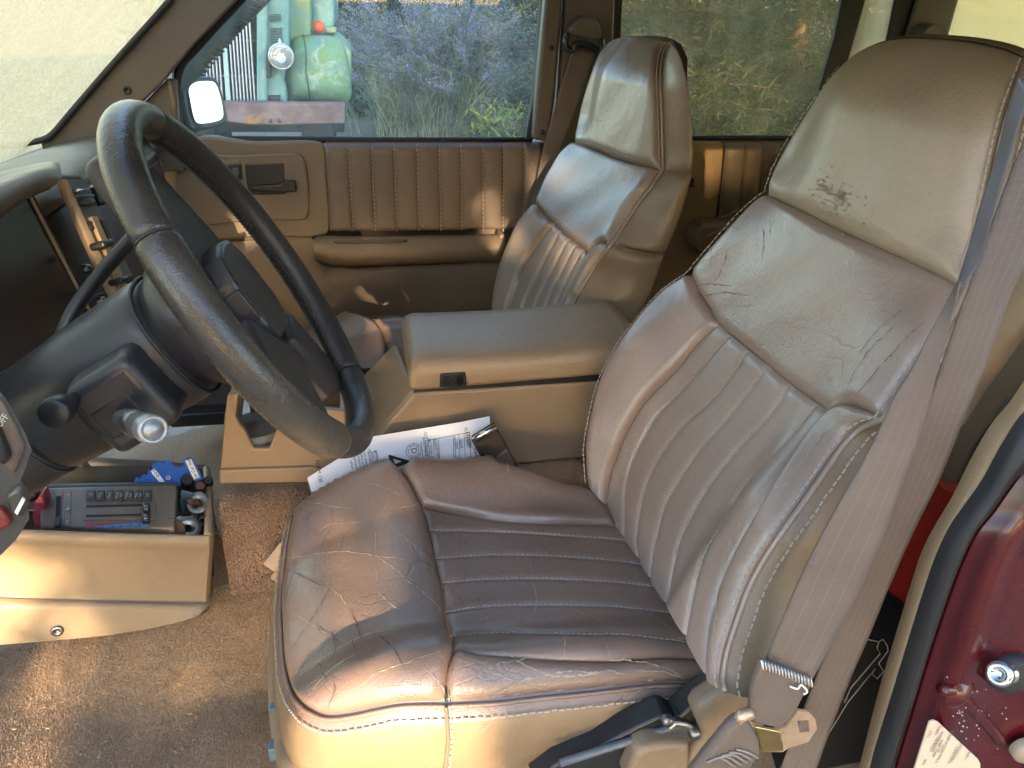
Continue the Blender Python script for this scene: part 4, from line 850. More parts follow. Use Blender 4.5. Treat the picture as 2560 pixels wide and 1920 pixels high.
# ================================================================== registration paper and belt buckle between seat and console
pn = np.array([.0, -.93, .36]); pp0 = at1(950, 1120, y=1.085)
PM = lambda px: atplane(px, pp0, pn)
pap = [(768, 1195), (800, 1300), (1010, 1330), (1245, 1290), (1232, 1180), (1224, 1041), (1150, 1056), (936, 1091)]
paper = tag(mk('registration_paper', MB().prism(PM(pap), np.array([0, .001, 0])), WHITE, smooth=False), 'white printed registration sheet tucked between driver seat and console', 'paper')
pu = PM([(1000, 1100)])[0]; pxd = PM([(1224, 1041)])[0]-PM([(936, 1091)])[0]; pxd /= np.linalg.norm(pxd); pyd = np.cross(pn/np.linalg.norm(pn), pxd); pnn = pn/np.linalg.norm(pn)
def ptxt(t, u, v, sz, rot=-90, bold=False):
    a = math.radians(rot); xd = pxd*math.cos(a)+pyd*math.sin(a); yd = -pxd*math.sin(a)+pyd*math.cos(a)
    lettering('print', t, PM([(u, v)])[0]+pnn*.0012, xd, yd, sz, INK, paper)
def pline(*pts, w=.0007):
    Q = PM(list(pts))+pnn*.0012
    m = MB()
    for i in range(len(Q)-1):
        d = Q[i+1]-Q[i]; e = np.cross(pnn, d); e /= np.linalg.norm(e)+1e-9; m.add([Q[i]-e*w/2, Q[i+1]-e*w/2, Q[i+1]+e*w/2, Q[i]+e*w/2], [(0, 1, 2, 3)])
    mk('rule', m, INK, paper, smooth=False)
ptxt('4', 985, 1156, .062, -78); ptxt('FORM 130', 797, 1178, .0085)
for (u, v, t) in ((1172, 1100, 'TITLE NO.'), (1167, 1093, 'PLATE NO.'), (1152, 1110, 'YEAR'), (1141, 1112, '1994'), (1091, 1122, 'AGENT NO.'), (1077, 1128, 'SECTION ONE'), (1071, 1130, 'CUT THIS DOCUMENT'), (1065, 1131, 'ACCORDING TO'), (943, 1154, 'SECTION TWO'), (935, 1155, 'DISPLAY THIS'), (928, 1156, 'MOTOR VEHICLE'), (916, 1158, 'use dealer temp'), (908, 1159, 'when properly'), (900, 1160, 'completed for'), (890, 1161, 'registration of'), (880, 1162, 'vehicle'), (1189, 1135, 'IDAHO')):
    ptxt(t, u, v, .0068 if v < 1150 else .0058)
pline((1062, 1102), (1134, 1088), (1134, 1148)); pline((1062, 1102), (1066, 1150)); pline((1083, 1098), (1086, 1150)); pline((1096, 1096), (1099, 1150)); pline((1137, 1087), (1174, 1081), (1177, 1150)); pline((1137, 1087), (1139, 1150)); pline((1147, 1086), (1150, 1150)); pline((1160, 1083), (1163, 1150)); pline((1053, 1104), (1058, 1150)); pline((918, 1132), (940, 1128), (946, 1160)); pline((921, 1132), (926, 1160))
for r_ in (.0125, .0088):
    c = PM([(1034, 1127)])[0]+pnn*.0012; an = np.linspace(0, 2*np.pi, 40, endpoint=False); ro = np.array([c+(r_+.0003)*(math.cos(a)*pxd+math.sin(a)*pyd) for a in an]); ri = np.array([c+(r_-.0004)*(math.cos(a)*pxd+math.sin(a)*pyd) for a in an])
    mk('seal_ring', MB().grid(np.array([ri, ro]), close_u=True), INK, paper, smooth=False)
ptxt('D', 1034, 1127, .014, -90)
for k in range(9):
    a = k/9*2*math.pi; c = PM([(1034, 1127)])[0]+pnn*.0012+.0107*(math.cos(a)*pxd+math.sin(a)*pyd)
    lettering('print', 'IDAHO TRA'[k], c, -math.sin(a)*-1*pxd-math.cos(a)*pyd, math.cos(a)*pxd+math.sin(a)*pyd, .0042, INK, paper)
bk = thing('belt_buckle', 'brown plastic and chrome seat belt buckle standing beside the paper', 'buckle', tuple(at1(1235, 1160, y=1.06)))
mk('housing', MB().prism(at([(1180, 1105), (1240, 1068), (1270, 1120), (1290, 1170), (1230, 1170), (1205, 1150)], y=1.055), (0, .022, 0)), plain('buckle_brown', (.045, .034, .028), .22, bump=.1, bs=200), bk, bevel=.004, seg=3)
mk('chrome_slot', MB().tube(at([(1181, 1102), (1210, 1083), (1241, 1067)], y=1.05), .0055, 8), CHROME, bk)
mk('release_button', MB().prism(at([(1186, 1098), (1234, 1069), (1238, 1076), (1190, 1106)], y=1.046), (0, .004, 0)), PL_BLACK, bk, bevel=.001)
mk('stalk', MB().prism(at([(1236, 1146), (1268, 1120), (1300, 1180), (1250, 1190)], y=1.053), (0, .03, 0)), plain('buckle_sleeve', (.10, .075, .06), .35), bk, bevel=.004)
# ================================================================== steering wheel and column
WC = np.array([-.124, .811, .767]); th_, ph_ = math.radians(30.0), math.radians(2.2)
WN = np.array([math.cos(th_)*math.cos(ph_), math.sin(ph_), math.sin(th_)*math.cos(ph_)])
WA = np.cross(WN, [0, 1.0, 0]); WA /= np.linalg.norm(WA); WB = np.cross(WN, WA)            # up in the wheel plane, towards the camera
W = lambda a, b, n: WC+WA*a+WB*b+WN*n
sw_ = thing('steering_wheel', 'black leather-wrapped steering wheel with worn shiny rim and horn pad', 'steering wheel', tuple(WC-WN*.05))
RR, TR = .195, .0172
def rim(a0, a1, name, mat, rad=TR, knurl=0, n=None, endr=0.0):
    n = n or max(8, int((a1-a0)/math.radians(1.2))); an = np.linspace(a0, a1, n); k = 26; tt = np.linspace(0, 2*np.pi, k, endpoint=False); rings = []
    for i, a in enumerate(an):
        e = WA*math.cos(a)+WB*math.sin(a); r = rad
        if endr: r = rad-endr*math.exp(-min(a-a0, a1-a)/math.radians(.8))
        rr = r+(knurl*np.maximum(0, np.cos(tt-math.pi))**6*(.5+.5*math.sin(a*150)) if knurl else 0)*np.ones(k)
        rings.append(WC+e*RR+np.outer(rr*np.cos(tt), e)+np.outer(rr*np.sin(tt), WN))
    return mk(name, MB().loft(rings), mat, sw_)
D = math.radians
# in-plane angles: 0 = top, 90 = side nearest the camera, 180 = bottom
rim(D(56), D(136), 'rim_grip', WHEEL_W, TR*1.14, endr=.002, knurl=0)
rim(D(-20), D(55.6), 'rim_section', WHEEL_W, TR*1.07, endr=.002)
rim(D(136.4), D(206), 'rim_section', WHEEL_L, TR, endr=.002)
rim(D(206.4), D(339.6), 'rim_grip', WHEEL_L, TR, endr=.002, knurl=.0016)
for a in (-20, 55.8, 136.2, 206.2):
    e = WA*math.cos(D(a))+WB*math.sin(D(a)); tt = np.linspace(0, 2*np.pi, 25)
    mk('rim_seam', MB().tube(WC+e*RR+np.outer(TR*1.02*np.cos(tt), e)+np.outer(TR*1.02*np.sin(tt), WN), .0008, 5, cap=False), PL_COL, sw_)
# laced stitching along the inside of the far grip
lace = MB()
for q in np.arange(208, 338, 1.5):
    a = D(q); e = WA*math.cos(a)+WB*math.sin(a); t = -WA*math.sin(a)+WB*math.cos(a)
    c0 = WC+e*RR; s0 = D(215); 
    for sg in (-1, 1):
        f1, f2 = s0-sg*.05, s0-sg*.42
        p1 = c0+(TR+.0012)*(math.cos(f1)*e-math.sin(f1)*WN*-1); p2 = c0+(TR+.0012)*(math.cos(f2)*e-math.sin(f2)*WN*-1)+t*.0026
        lace.tube(np.array([p1, p2]), .0009, 5)
mk('rim_lacing', lace, PL_BLACK, sw_, kind='stuff')
# hub pad with one upper and two lower spokes
def padshape(pts, n0, n1, name, mat, bevel=.012, parent=None, taper=1.0):
    P = np.array([W(a, b, n1) for a, b in pts]); c = P.mean(0); Q = np.array([W(a*taper, b*taper, n0) for a, b in pts])
    m = MB(); k = len(pts); m.add(np.vstack([Q, P]), [(i, (i+1) % k, k+(i+1) % k, k+i) for i in range(k)]+[tuple(range(k))[::-1], tuple(range(k, 2*k))])
    return mk(name, m, mat, parent or sw_, bevel=bevel, seg=4, ang=30)
PAD = plain('wheel_pad', (.030, .026, .028), .46, bump=.5, bs=900, var=.12)
padshape([(.184, .040), (.186, -.056), (.120, -.070), (.060, -.088), (-.02, -.090), (-.075, -.080), (-.11, -.040), (-.11, .040), (-.075, .078), (-.02, .085), (.060, .078), (.120, .056)], -.055, -.022, 'hub_pad', PAD, .012)
padshape([(.0, .075), (-.045, .125), (-.085, .140), (-.130, .128), (-.165, .088), (-.120, .045), (-.075, .010)], -.026, -.006, 'spoke', PAD, .010)
padshape([(-.06, -.080), (-.075, -.020), (-.178, -.050), (-.165, -.100)], -.050, -.008, 'spoke', PAD, .010)
padshape([(.150, .036), (.150, -.042), (.192, -.042), (.192, .036)], -.028, -.006, 'spoke', WHEEL_W, .008)
hp = padshape([(.052, .034), (.056, 0), (.052, -.034), (.030, -.050), (-.030, -.050), (-.052, -.034), (-.056, 0), (-.052, .034), (-.030, .050), (.030, .050)], -.030, -.002, 'horn_button', plain('horn_plastic', (.034, .032, .036), .36, bump=.3, bs=900), .005, taper=1.03)
padshape([(.018, .0535), (.018, .046), (-.018, .046), (-.018, .0535)], -.026, -.0035, 'horn_notch', PAD, .002, hp)
padshape([(.045, .042), (.036, .048), (.028, .052), (.052, .036)], -.02, -.0015, 'horn_notch', PAD, .002, hp)
lettering('lettering', 'CHEVROLET', W(0, -.030, -.0010), -WA, -WB, .0135, plain('horn_lettering', (.006, .006, .007), .3), hp)
hub = MB().ring(WC, -WN, [(.076, .046), (.079, .054), (.076, .080), (.066, .090), (.062, .11)], 48); mk('hub_collar', hub, PL_COL, sw_)

colm = thing('steering_column', 'black steering column shroud with chrome-tipped stalks behind the wheel', 'steering column', tuple(WC-WN*.3))
rings = []
for n_, ra, rb_ in ((.096, .062, .062), (.101, .068, .068), (.115, .070, .070), (.20, .067, .066), (.270, .062, .060), (.280, .056, .055)):
    t = np.linspace(0, 2*np.pi, 40, endpoint=False); sq = lambda c: np.sign(c)*np.abs(c)**.8
    rings.append(WC-WN*n_+np.outer(ra*sq(np.cos(t)), WA)+np.outer(rb_*sq(np.sin(t)), WB))
mk('upper_shroud', MB().loft(rings), PL_COL, colm)
rings = []
for n_, ra, rb_ in ((.278, .058, .057), (.285, .062, .061), (.36, .062, .060), (.60, .062, .060)):
    t = np.linspace(0, 2*np.pi, 40, endpoint=False); rings.append(WC-WN*n_+np.outer(ra*sq(np.cos(t)), WA)+np.outer(rb_*sq(np.sin(t)), WB))
mk('lower_shroud', MB().loft(rings), PL_COL, colm)
# stalk housing boss bulging towards the door, with a rectangular opening
mk('stalk_housing', MB().loft([[W(a, b, n) for a, n in ((-.050, -.112), (.034, -.112), (.034, -.190), (-.050, -.190))] for b in (.03, .108)]), PL_COL, colm, bevel=.012, seg=4)
mk('lower_cover', MB().prism(at([(170, 1040), (262, 1122), (345, 1085), (440, 1000), (330, 930), (200, 960)], y=.735), (.0, .12, .03)), PL_COL, colm, bevel=.012, seg=4)
so_ = W(-.012, .1095, -.158)
mk('stalk_opening', MB().loft([[W(a, b, n) for a, n in ((-.030, -.136), (.004, -.136), (.004, -.178), (-.030, -.178))] for b in (.104, .1094)]), RUBBER, colm, bevel=.002)
b0 = so_; b1 = at1(385, 1075, y=.605); dd = (b1-b0)/np.linalg.norm(b1-b0); LL = np.linalg.norm(b1-b0)
stk = mk('signal_stalk', MB().ring(b0-dd*.02, dd, [(.004, 0), (.005, .02), (.008, .03), (.0108, LL*.42), (.0115, LL*.55), (.0122, LL*.85), (.0130, LL+.012), (.0122, LL+.018)], 32), PL_GREY, colm)
mk('stalk_cap', MB().ring(b0-dd*.02, dd, [(.0132, LL+.004), (.0132, LL+.016), (.012, LL+.019), (.0092, LL+.0192), (.0087, LL+.0175), (.0082, LL+.0175), (.0078, LL+.0195), (.0001, LL+.0200)], 32), plain('stalk_grey_cap', (.30, .30, .30), .32, .5, var=.15, vs=60), stk)
mk('stalk_band', MB().ring(b0-dd*.02, dd, [(.0118, LL*.60), (.0124, LL*.61), (.0128, LL*.78), (.0122, LL*.79)], 32), STEEL, stk)
k0 = at1(236, 958, y=.755); k1 = at1(136, 1032, y=.655); dk_ = (k1-k0)/np.linalg.norm(k1-k0); LK = np.linalg.norm(k1-k0)
mk('tilt_lever', MB().ring(k0, dk_, [(.005, 0), (.006, LK*.4), (.0085, LK*.72), (.013, LK*.82), (.014, LK*.95), (.0135, LK*1.02), (.0115, LK*1.035), (.0001, LK*1.04)], 28), PL_BLACK, colm)
gl = np.array([at1(155, 880, y=.86), at1(158, 835, y=.87), at1(185, 775, y=.885), at1(240, 700, y=.91), at1(300, 630, y=.94), at1(345, 580, y=.96)])
for n_, r_ in ((.1005, .0685), (.2815, .0605)):
    t = np.linspace(0, 2*np.pi, 49); mk('shroud_seam', MB().tube(WC-WN*n_+np.outer(r_*sq(np.cos(t)), WA)+np.outer(r_*sq(np.sin(t)), WB), .0022, 6, cap=False), RUBBER, colm)
mk('shift_lever', MB().tube(spline(gl, 30), .0085, 12), PL_COL, colm)
mk('ignition_key', MB().tube(at([(330, 775), (345, 752), (352, 745)], y=.90), .006, 8), CHROME, colm)

# ================================================================== dashboard
dash = thing('dashboard', 'tan and grey dashboard with empty gauge opening behind the steering wheel', 'dashboard', (-.5, 1.2, .6))
prof = [(-.74, .718), (-.66, .752), (-.56, .772), (-.50, .775), (-.47, .770), (-.456, .758), (-.455, .742), (-.470, .735)]
rows = []
for y_ in np.linspace(.52, 1.90, 40):
    sag = -.012*sstep(1.5, 1.9, y_); rows.append([(x_-.02*math.sin(math.pi*(y_-.5)/1.4), y_, z_+sag) for x_, z_ in prof])
mk('dash_pad', MB().grid(np.array(rows)), PL_DASH, dash)
face = []
for y_ in np.linspace(1.10, 1.90, 24): face.append([(x_, y_, z_) for x_, z_ in ((-.474, .738), (-.470, .725), (-.462, .66), (-.468, .58), (-.50, .50), (-.56, .42))])
mk('glovebox_face', MB().grid(np.array(face)), PL_GREY, dash)
fn = np.array([1.0, -.10, .28]); fn /= np.linalg.norm(fn); fpt = at1(240, 620, x=-.405)
FP = lambda px, off=0: atplane(px, fpt+fn*off, fn)
# gauge hood sweeping in from the left edge of the picture
hood = [FP(spline([(-80, 470), (0, 430), (70, 412), (135, 404), (150, 410)], 24), -.06), FP(spline([(-80, 490), (0, 456), (70, 428), (128, 414), (152, 424)], 24), .0), FP(spline([(-80, 500), (0, 470), (70, 440), (126, 424), (156, 440)], 24), .025),
        FP(spline([(-80, 560), (0, 516), (60, 478), (100, 462), (140, 462)], 24), .028), FP(spline([(-80, 600), (0, 545), (60, 500), (92, 485), (128, 470)], 24), .005), FP(spline([(-80, 610), (0, 552), (60, 505), (90, 488), (126, 474)], 24), -.05)]
mk('gauge_hood', MB().grid(np.array(hood)), plain('hood_grey_tan', (.150, .130, .108), .42, bump=.5, bs=600, scuff=.3), dash)
mk('gauge_lens', MB().prism(FP([(-120, 560), (0, 520), (60, 492), (76, 490), (110, 560), (160, 655), (215, 760), (250, 822), (220, 900), (-120, 960)], -.02), fn*.006), plain('lens_smoked', (.022, .018, .018), .18, var=.1), dash, bevel=.002)
mk('lens_edge', MB().tube(FP(spline([(74, 490), (110, 560), (160, 655), (215, 760), (248, 818)], 20), -.012), .0028, 6), PL_TAN2, dash)
mk('gauge_cavity', MB().prism(FP([(60, 470), (150, 445), (300, 790), (240, 850)], -.10), -fn*.01), PL_BLACK, dash, smooth=False)
for u, v, r_ in ((152, 560, .006), (160, 558, .003), (212, 672, .007), (222, 700, .010), (246, 752, .006), (282, 770, .006), (255, 800, .005)):
    mk('lamp_socket', MB().ring(FP([(u, v)], -.085)[0], fn, [(.0001, .012), (r_*.7, .011), (r_, .006), (r_*1.2, 0)], 14), STEEL, dash)
for px in ([(110, 520), (170, 512)], [(120, 575), (140, 548), (165, 545)], [(180, 660), (225, 668), (250, 690)], [(220, 745), (262, 732)], [(232, 800), (290, 790)]):
    mk('bracket_wire', MB().tube(FP(spline(px, 10), -.08), .0025, 6), PL_GREY, dash)
# bezel strip right of the gauges: lit tan flank and slate face with slots
st_l = [(136, 448), (168, 520), (212, 620), (255, 710), (292, 785)]; st_m = [(165, 447), (198, 520), (240, 612), (283, 705), (325, 775)]; st_r = [(214, 447), (245, 520), (290, 612), (330, 690), (362, 748)]
mk('bezel_flank', MB().grid(np.array([FP(spline(st_l, 20), -.055), FP(spline(st_l, 20), -.002), FP(spline(st_l, 20), .004), FP(spline(st_m, 20), .018), FP(spline(st_m, 20)+[2, 0], .018)])), PL_TAN2, dash)
mk('bezel_face', MB().grid(np.array([FP(spline(st_m, 20)+[2, 0], .0178), FP(spline(st_r, 20), .004), FP(spline(st_r, 20)+[2, 0], -.03)])), PL_GREY, dash)
mk('bezel_cap', MB().prism(FP([(150, 436), (200, 436), (208, 446), (168, 448), (140, 452)], .012), -fn*.03), PL_GREY, dash, bevel=.002)
for px in ([(186, 470), (226, 469), (234, 489), (196, 491)], [(201, 500), (238, 498), (245, 511), (207, 514)]):
    s_ = mk('control_slot', MB().prism(FP(px, .0215), -fn*.02), PL_BLACK, dash, bevel=.002)
mk('slot_lip', MB().tube(FP([(190, 491), (234, 489)], .024), .002, 6), PL_GREY, dash)
mk('slot_knob', MB().prism(FP([(197, 472), (212, 471), (213, 478), (198, 479)], .028), -fn*.012), CHROME, dash, bevel=.002)
mk('lock_bezel', MB().prism(FP([(243, 464), (268, 452), (282, 500), (262, 512), (250, 490)], -.002), -fn*.02), PL_BLACK, dash, bevel=.003)
mk('lock_face', MB().prism(FP([(250, 470), (270, 458), (280, 495), (262, 507)], .004), -fn*.01), PL_GREY, dash, bevel=.003)
mk('glovebox_lock', MB().ring(FP([(270, 486)], .005)[0], fn, [(.0001, .0035), (.006, .0035), (.0085, .002), (.009, 0)], 24), CHROME, dash)
mk('slider_track', MB().prism(FP([(229, 541), (244, 540), (322, 720), (306, 726)], .0225), -fn*.012), plain('slider_brass', (.36, .24, .12), .4), dash, bevel=.001)
for px in ([(222, 552), (232, 551), (238, 572), (228, 574)], [(252, 548), (262, 548), (272, 572), (262, 572)], [(262, 572), (272, 570), (283, 598), (274, 600)], [(318, 690), (330, 686), (340, 712), (328, 718)]):
    mk('switch_socket', MB().prism(FP(px, .0205), -fn*.015), PL_BLACK, dash, bevel=.001)
for px in ([(258, 600), (284, 594), (291, 612), (266, 620)], [(304, 692), (322, 687), (328, 702), (311, 708)]):
    mk('slider_knob', MB().prism(FP(px, .040), -fn*.024), PL_BLACK, dash, bevel=.004, seg=3)
mk('lower_bezel', MB().prism(FP([(285, 752), (350, 722), (372, 770), (330, 790)], .012), -fn*.02), PL_TAN2, dash, bevel=.003)
# knee panel corner close to the camera at the left edge, with the lamp switch
kp = mk('knee_panel', MB().prism(at([(-60, 930), (0, 975), (30, 1020), (66, 1085), (82, 1125), (64, 1178), (50, 1212), (72, 1258), (76, 1297), (41, 1351), (0, 1392), (-60, 1420)], y=.56), (-.14, .08, -.02)), plain('knee_panel_dark', (.050, .048, .048), .42, bump=.4, bs=800, scuff=.4), dash, bevel=.006, seg=3)
slab('lamp_switch', [(-40, 1040), (-5, 1085), (22, 1150), (4, 1172), (-40, 1120)], .548, .02, PL_BLACK, dash, bevel=.004, seg=3)
slab('switch_plate', [(-60, 990), (0, 1000), (40, 1075), (60, 1120), (34, 1190), (10, 1170), (-60, 1080)], .556, .01, plain('switch_plate_brown', (.10, .075, .06), .4), dash, bevel=.003)
slab('lower_switch', [(10, 1240), (48, 1215), (66, 1262), (50, 1300), (24, 1290)], .553, .012, plain('smoke_plastic', (.06, .055, .05), .25), dash, bevel=.004, seg=3)
slab('warning_sticker', [(36, 1280), (55, 1245), (62, 1252), (43, 1288)], .5505, .002, plain('sticker_white', (.8, .8, .76), .6), dash, bevel=0, smooth=False)
slab('red_flap', [(-40, 1270), (0, 1275), (28, 1312), (0, 1330), (-40, 1330)], .553, .01, plain('red_plastic', (.20, .03, .025), .4), dash, bevel=.003)
lettering('lettering', 'OFF', at1(6, 1052, y=.5545), at1(14, 1040, y=.5545)-at1(0, 1058, y=.5545), (-1, 0, .4), .0072, plain('print_white', (.5, .48, .44), .7), dash)

# ================================================================== passenger footwell
mk('sill_strip', MB().prism(at([(425, 1038), (565, 1030), (572, 1062), (428, 1070)], y=1.80), (0, .05, 0)), PL_BLACK, car, bevel=.004)
mk('kick_panel', MB().prism(at([(330, 600), (470, 600), (600, 1040), (250, 1090)], y=1.90), (0, .04, 0)), PL_TRIM, car, smooth=False)

# ================================================================== loose floor console box with its contents
bxo = thing('floor_console', 'tan plastic floor console box full of hardware in the footwell', 'storage box', tuple(at1(260, 1590, y=1.05)))
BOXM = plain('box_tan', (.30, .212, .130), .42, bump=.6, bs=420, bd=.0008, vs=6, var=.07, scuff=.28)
bn_ = np.array([.22, -1.0, .06]); bn_ /= np.linalg.norm(bn_); bp0 = at1(300, 1450, y=1.035)
BP = lambda px, off=0: atplane(px, bp0+bn_*off, bn_)
inw = np.array([-.20, .95, .0])*.245
rimN = BP(spline([(-120, 1322), (40, 1327), (260, 1335), (522, 1342)], 30), .006); rimN2 = BP(spline([(-120, 1350), (40, 1356), (260, 1363), (523, 1371)], 30), .008)
rows = [BP(spline([(-120, 1318), (40, 1323), (260, 1331), (516, 1337)], 30), -.006), BP(spline([(-120, 1319), (40, 1324), (260, 1332), (520, 1338)], 30), .003), rimN, rimN2, BP(spline([(-120, 1353), (40, 1359), (260, 1366), (523, 1374)], 30), .003), BP(spline([(-120, 1362), (40, 1368), (260, 1376), (522, 1384)], 30), .001),
        BP(spline([(-120, 1480), (40, 1490), (260, 1496), (514, 1500)], 30), .002), BP(spline([(-120, 1490), (40, 1497), (260, 1503), (514, 1508)], 30), .003), BP(spline([(-120, 1494), (40, 1501), (260, 1507), (516, 1512)], 30), .010), BP(spline([(-120, 1520), (40, 1525), (260, 1525), (516, 1530)], 30), .013),
        BP(spline([(-120, 1622), (0, 1612), (150, 1600), (270, 1588), (400, 1566), (470, 1548), (500, 1538), (512, 1524)], 30), .018)]
mk('near_side', MB().grid(np.array(rows)), BOXM, bxo)
re_ = np.array([r[-1] for r in rows[1:]])
mk('right_end', MB().grid(np.array([re_, re_+inw*.03+np.array([.006, 0, 0]), re_+inw*.10+np.array([.010, 0, 0]), re_+inw*.9+np.array([.012, 0, -.02]), re_+inw])), BOXM, bxo)
rt = at1(508, 1172, y=1.27); rl = at1(140, 1146, y=1.30)
fz = rows[1][-1][2]
far = np.array([[rows[1][-1][0]-.03, 1.275, fz+.005], [rows[1][-1][0]-.20, 1.30, fz+.03], [rows[1][-1][0]-.50, 1.32, fz+.03]])
fr_ = spline(at([(516, 1172), (400, 1160), (300, 1155), (152, 1146), (20, 1150), (-120, 1150)], y=1.285), 24)
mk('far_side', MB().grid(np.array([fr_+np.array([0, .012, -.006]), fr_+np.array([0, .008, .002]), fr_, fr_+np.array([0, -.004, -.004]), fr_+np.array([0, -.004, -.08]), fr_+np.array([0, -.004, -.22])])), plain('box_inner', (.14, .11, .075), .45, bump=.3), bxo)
a_, b_ = rows[1][-1], fr_[0]
mk('right_rim', MB().tube(np.array([a_, (a_+b_)/2+np.array([.004, 0, .002]), b_]), .007, 8), BOXM, bxo)
fl0 = rows[2][0]
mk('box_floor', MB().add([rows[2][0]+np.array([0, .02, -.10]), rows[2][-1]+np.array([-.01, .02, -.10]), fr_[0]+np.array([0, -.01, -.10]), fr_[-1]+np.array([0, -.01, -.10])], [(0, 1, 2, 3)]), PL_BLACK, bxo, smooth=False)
mk('box_screw', MB().ring(BP([(143, 1577)], .017)[0], bn_, [(.0001, .0005), (.003, .001), (.0035, .003), (.0085, .003), (.0095, 0)], 20), STEEL, bxo)
# heater control panel lying in the box
hc = thing('heater_control_panel', 'brown car heater control panel with push buttons lying in the box', 'control panel', tuple(at1(265, 1318, y=1.10)))
h0, h1, h2 = at1(100, 1316, y=1.075), at1(432, 1318, y=1.065), at1(270, 1216, y=1.175)
hn = np.cross(h1-h0, h2-h0); hn /= np.linalg.norm(hn); hn = hn if hn[2] > 0 else -hn
HP = lambda px, off=0: atplane(px, h0+hn*off, hn)
Z4 = lambda pts: [(.2532*a, 1100+.2532*b) for a, b in pts]
BRZ = plain('panel_bronze', (.215, .150, .105), .42, .0, bump=.6, bs=520, var=.1)
mk('panel_body', MB().prism(HP(Z4([(398, 485), (450, 470), (1690, 440), (1740, 455), (1745, 500), (1725, 850), (1690, 868), (395, 850)])), -hn*.045), BRZ, hc, bevel=.004, seg=3)
mk('panel_shoulder', MB().prism(HP(Z4([(410, 462), (450, 428), (1700, 405), (1755, 425), (1745, 452), (1690, 437), (450, 466)]), -.003), -hn*.03), PL_GREY, hc, bevel=.003)
hu = HP(Z4([(1000, 650)]))[0]; hx = HP(Z4([(1400, 640)]))[0]-hu; hx /= np.linalg.norm(hx); hy = np.cross(hn, hx)
PW_ = plain('button_print', (.62, .55, .46), .7)
for i, t in enumerate(('', 'HTR', 'VENT', 'BI-LEV\nA/C', 'NORM\nA/C', 'MAX\nA/C', 'OFF')):
    x0 = 852+i*94; btn = mk('push_button', MB().prism(HP(Z4([(x0, 492), (x0+84, 490), (x0+82, 592), (x0-2, 596)]), .003), -hn*.006), plain('button_dark', (.07, .052, .042), .4) if i == 0 else bpy.data.materials['button_dark'], hc, bevel=.001)
    c = HP(Z4([(x0+42, 543)]), .0034)[0]
    if t: lettering('lettering', t, c, hy, -hx, .0066 if '\n' not in t else .0062, PW_, btn)
    else:
        for q in (-1, 0, 1): mk('defrost_mark', MB().tube(np.array([c+hx*.002*q-hy*.003, c+hx*.002*q+hx*.0008, c+hx*.002*q+hy*.003]), .0004, 4), PW_, btn)
        mk('defrost_mark', MB().tube(np.array([c-hx*.005+hy*.004, c-hy*.001*0+hy*.0062, c+hx*.005+hy*.004]), .0004, 4), PW_, btn)
mk('slider_plate', MB().prism(HP(Z4([(815, 645), (1500, 628), (1540, 632), (1535, 772), (810, 788)]), .0012), -hn*.003), BRZ, hc, bevel=.001)
for v0, v1 in ((655, 640), (748, 735)):
    mk('slider_slot', MB().prism(HP(Z4([(850, v0-8), (1420, v1-8), (1420, v1+8), (850, v0+8)]), .0018), -hn*.003), INK, hc, smooth=False)
for u, v in ((1444, 660), (1440, 752)):
    kb = mk('slider_knob', MB().prism(HP(Z4([(u-40, v-40), (u+36, v-42), (u+36, v+38), (u-40, v+40)]), .009), -hn*.009), PL_BLACK, hc, bevel=.002)
    mk('knob_cap', MB().prism(HP(Z4([(u-22, v-22), (u+20, v-24), (u+18, v+20), (u-24, v+22)]), .0105), -hn*.003), STEEL, kb, bevel=.001)
for px in ([(535, 500), (618, 498), (600, 845), (522, 845)], [(640, 498), (708, 496), (695, 850), (630, 850)]):
    mk('fan_slot', MB().prism(HP(Z4(px), .0010), -hn*.003), BRZ, hc, bevel=.001)
mk('fan_gap', MB().prism(HP(Z4([(556, 555), (598, 553), (590, 790), (545, 790)]), .002), -hn*.003), INK, hc, smooth=False)
mk('fan_knob', MB().prism(HP(Z4([(540, 760), (602, 750), (598, 840), (532, 845)]), .008), -hn*.007), PL_BLACK, hc, bevel=.002)
lettering('lettering', 'HI', HP(Z4([(676, 545)]), .0022)[0], hy, -hx, .0062, PW_, hc); lettering('lettering', 'LO', HP(Z4([(660, 808)]), .0022)[0], hy, -hx, .0062, PW_, hc)
for q in range(4):
    a = q*math.pi/2+.4; c = HP(Z4([(670, 682)]), .0022)[0]; mk('fan_mark', MB().tube(np.array([c, c+.004*(math.cos(a)*hx+math.sin(a)*hy)]), .0009, 5), PW_, hc)
RDP, BLP = plain('bar_red', (.42, .045, .035), .5), plain('bar_blue', (.06, .25, .55), .5)
for i in range(7):
    x0 = 838+i*92; y0 = 822-i*2.5; f1, f2 = np.clip((i-.6)/5.5, 0, 1), np.clip((i+.6)/5.5, 0, 1)
    tl, tr, br, bl = (x0, y0), (x0+80, y0-4), (x0+78, y0+36), (x0-2, y0+40); ml = (x0-1, y0+40-40*f1); mr = (x0+79, y0+38-40*f2)
    mk('temperature_bar', MB().prism(HP(Z4([tl, tr, (mr[0], mr[1]+.5), (ml[0], ml[1]+.5)]), .0014), -hn*.003), RDP, hc, smooth=False)
    mk('temperature_bar', MB().prism(HP(Z4([(ml[0], ml[1]+1), (mr[0], mr[1]+1), br, bl]), .0014), -hn*.003), BLP, hc, smooth=False)
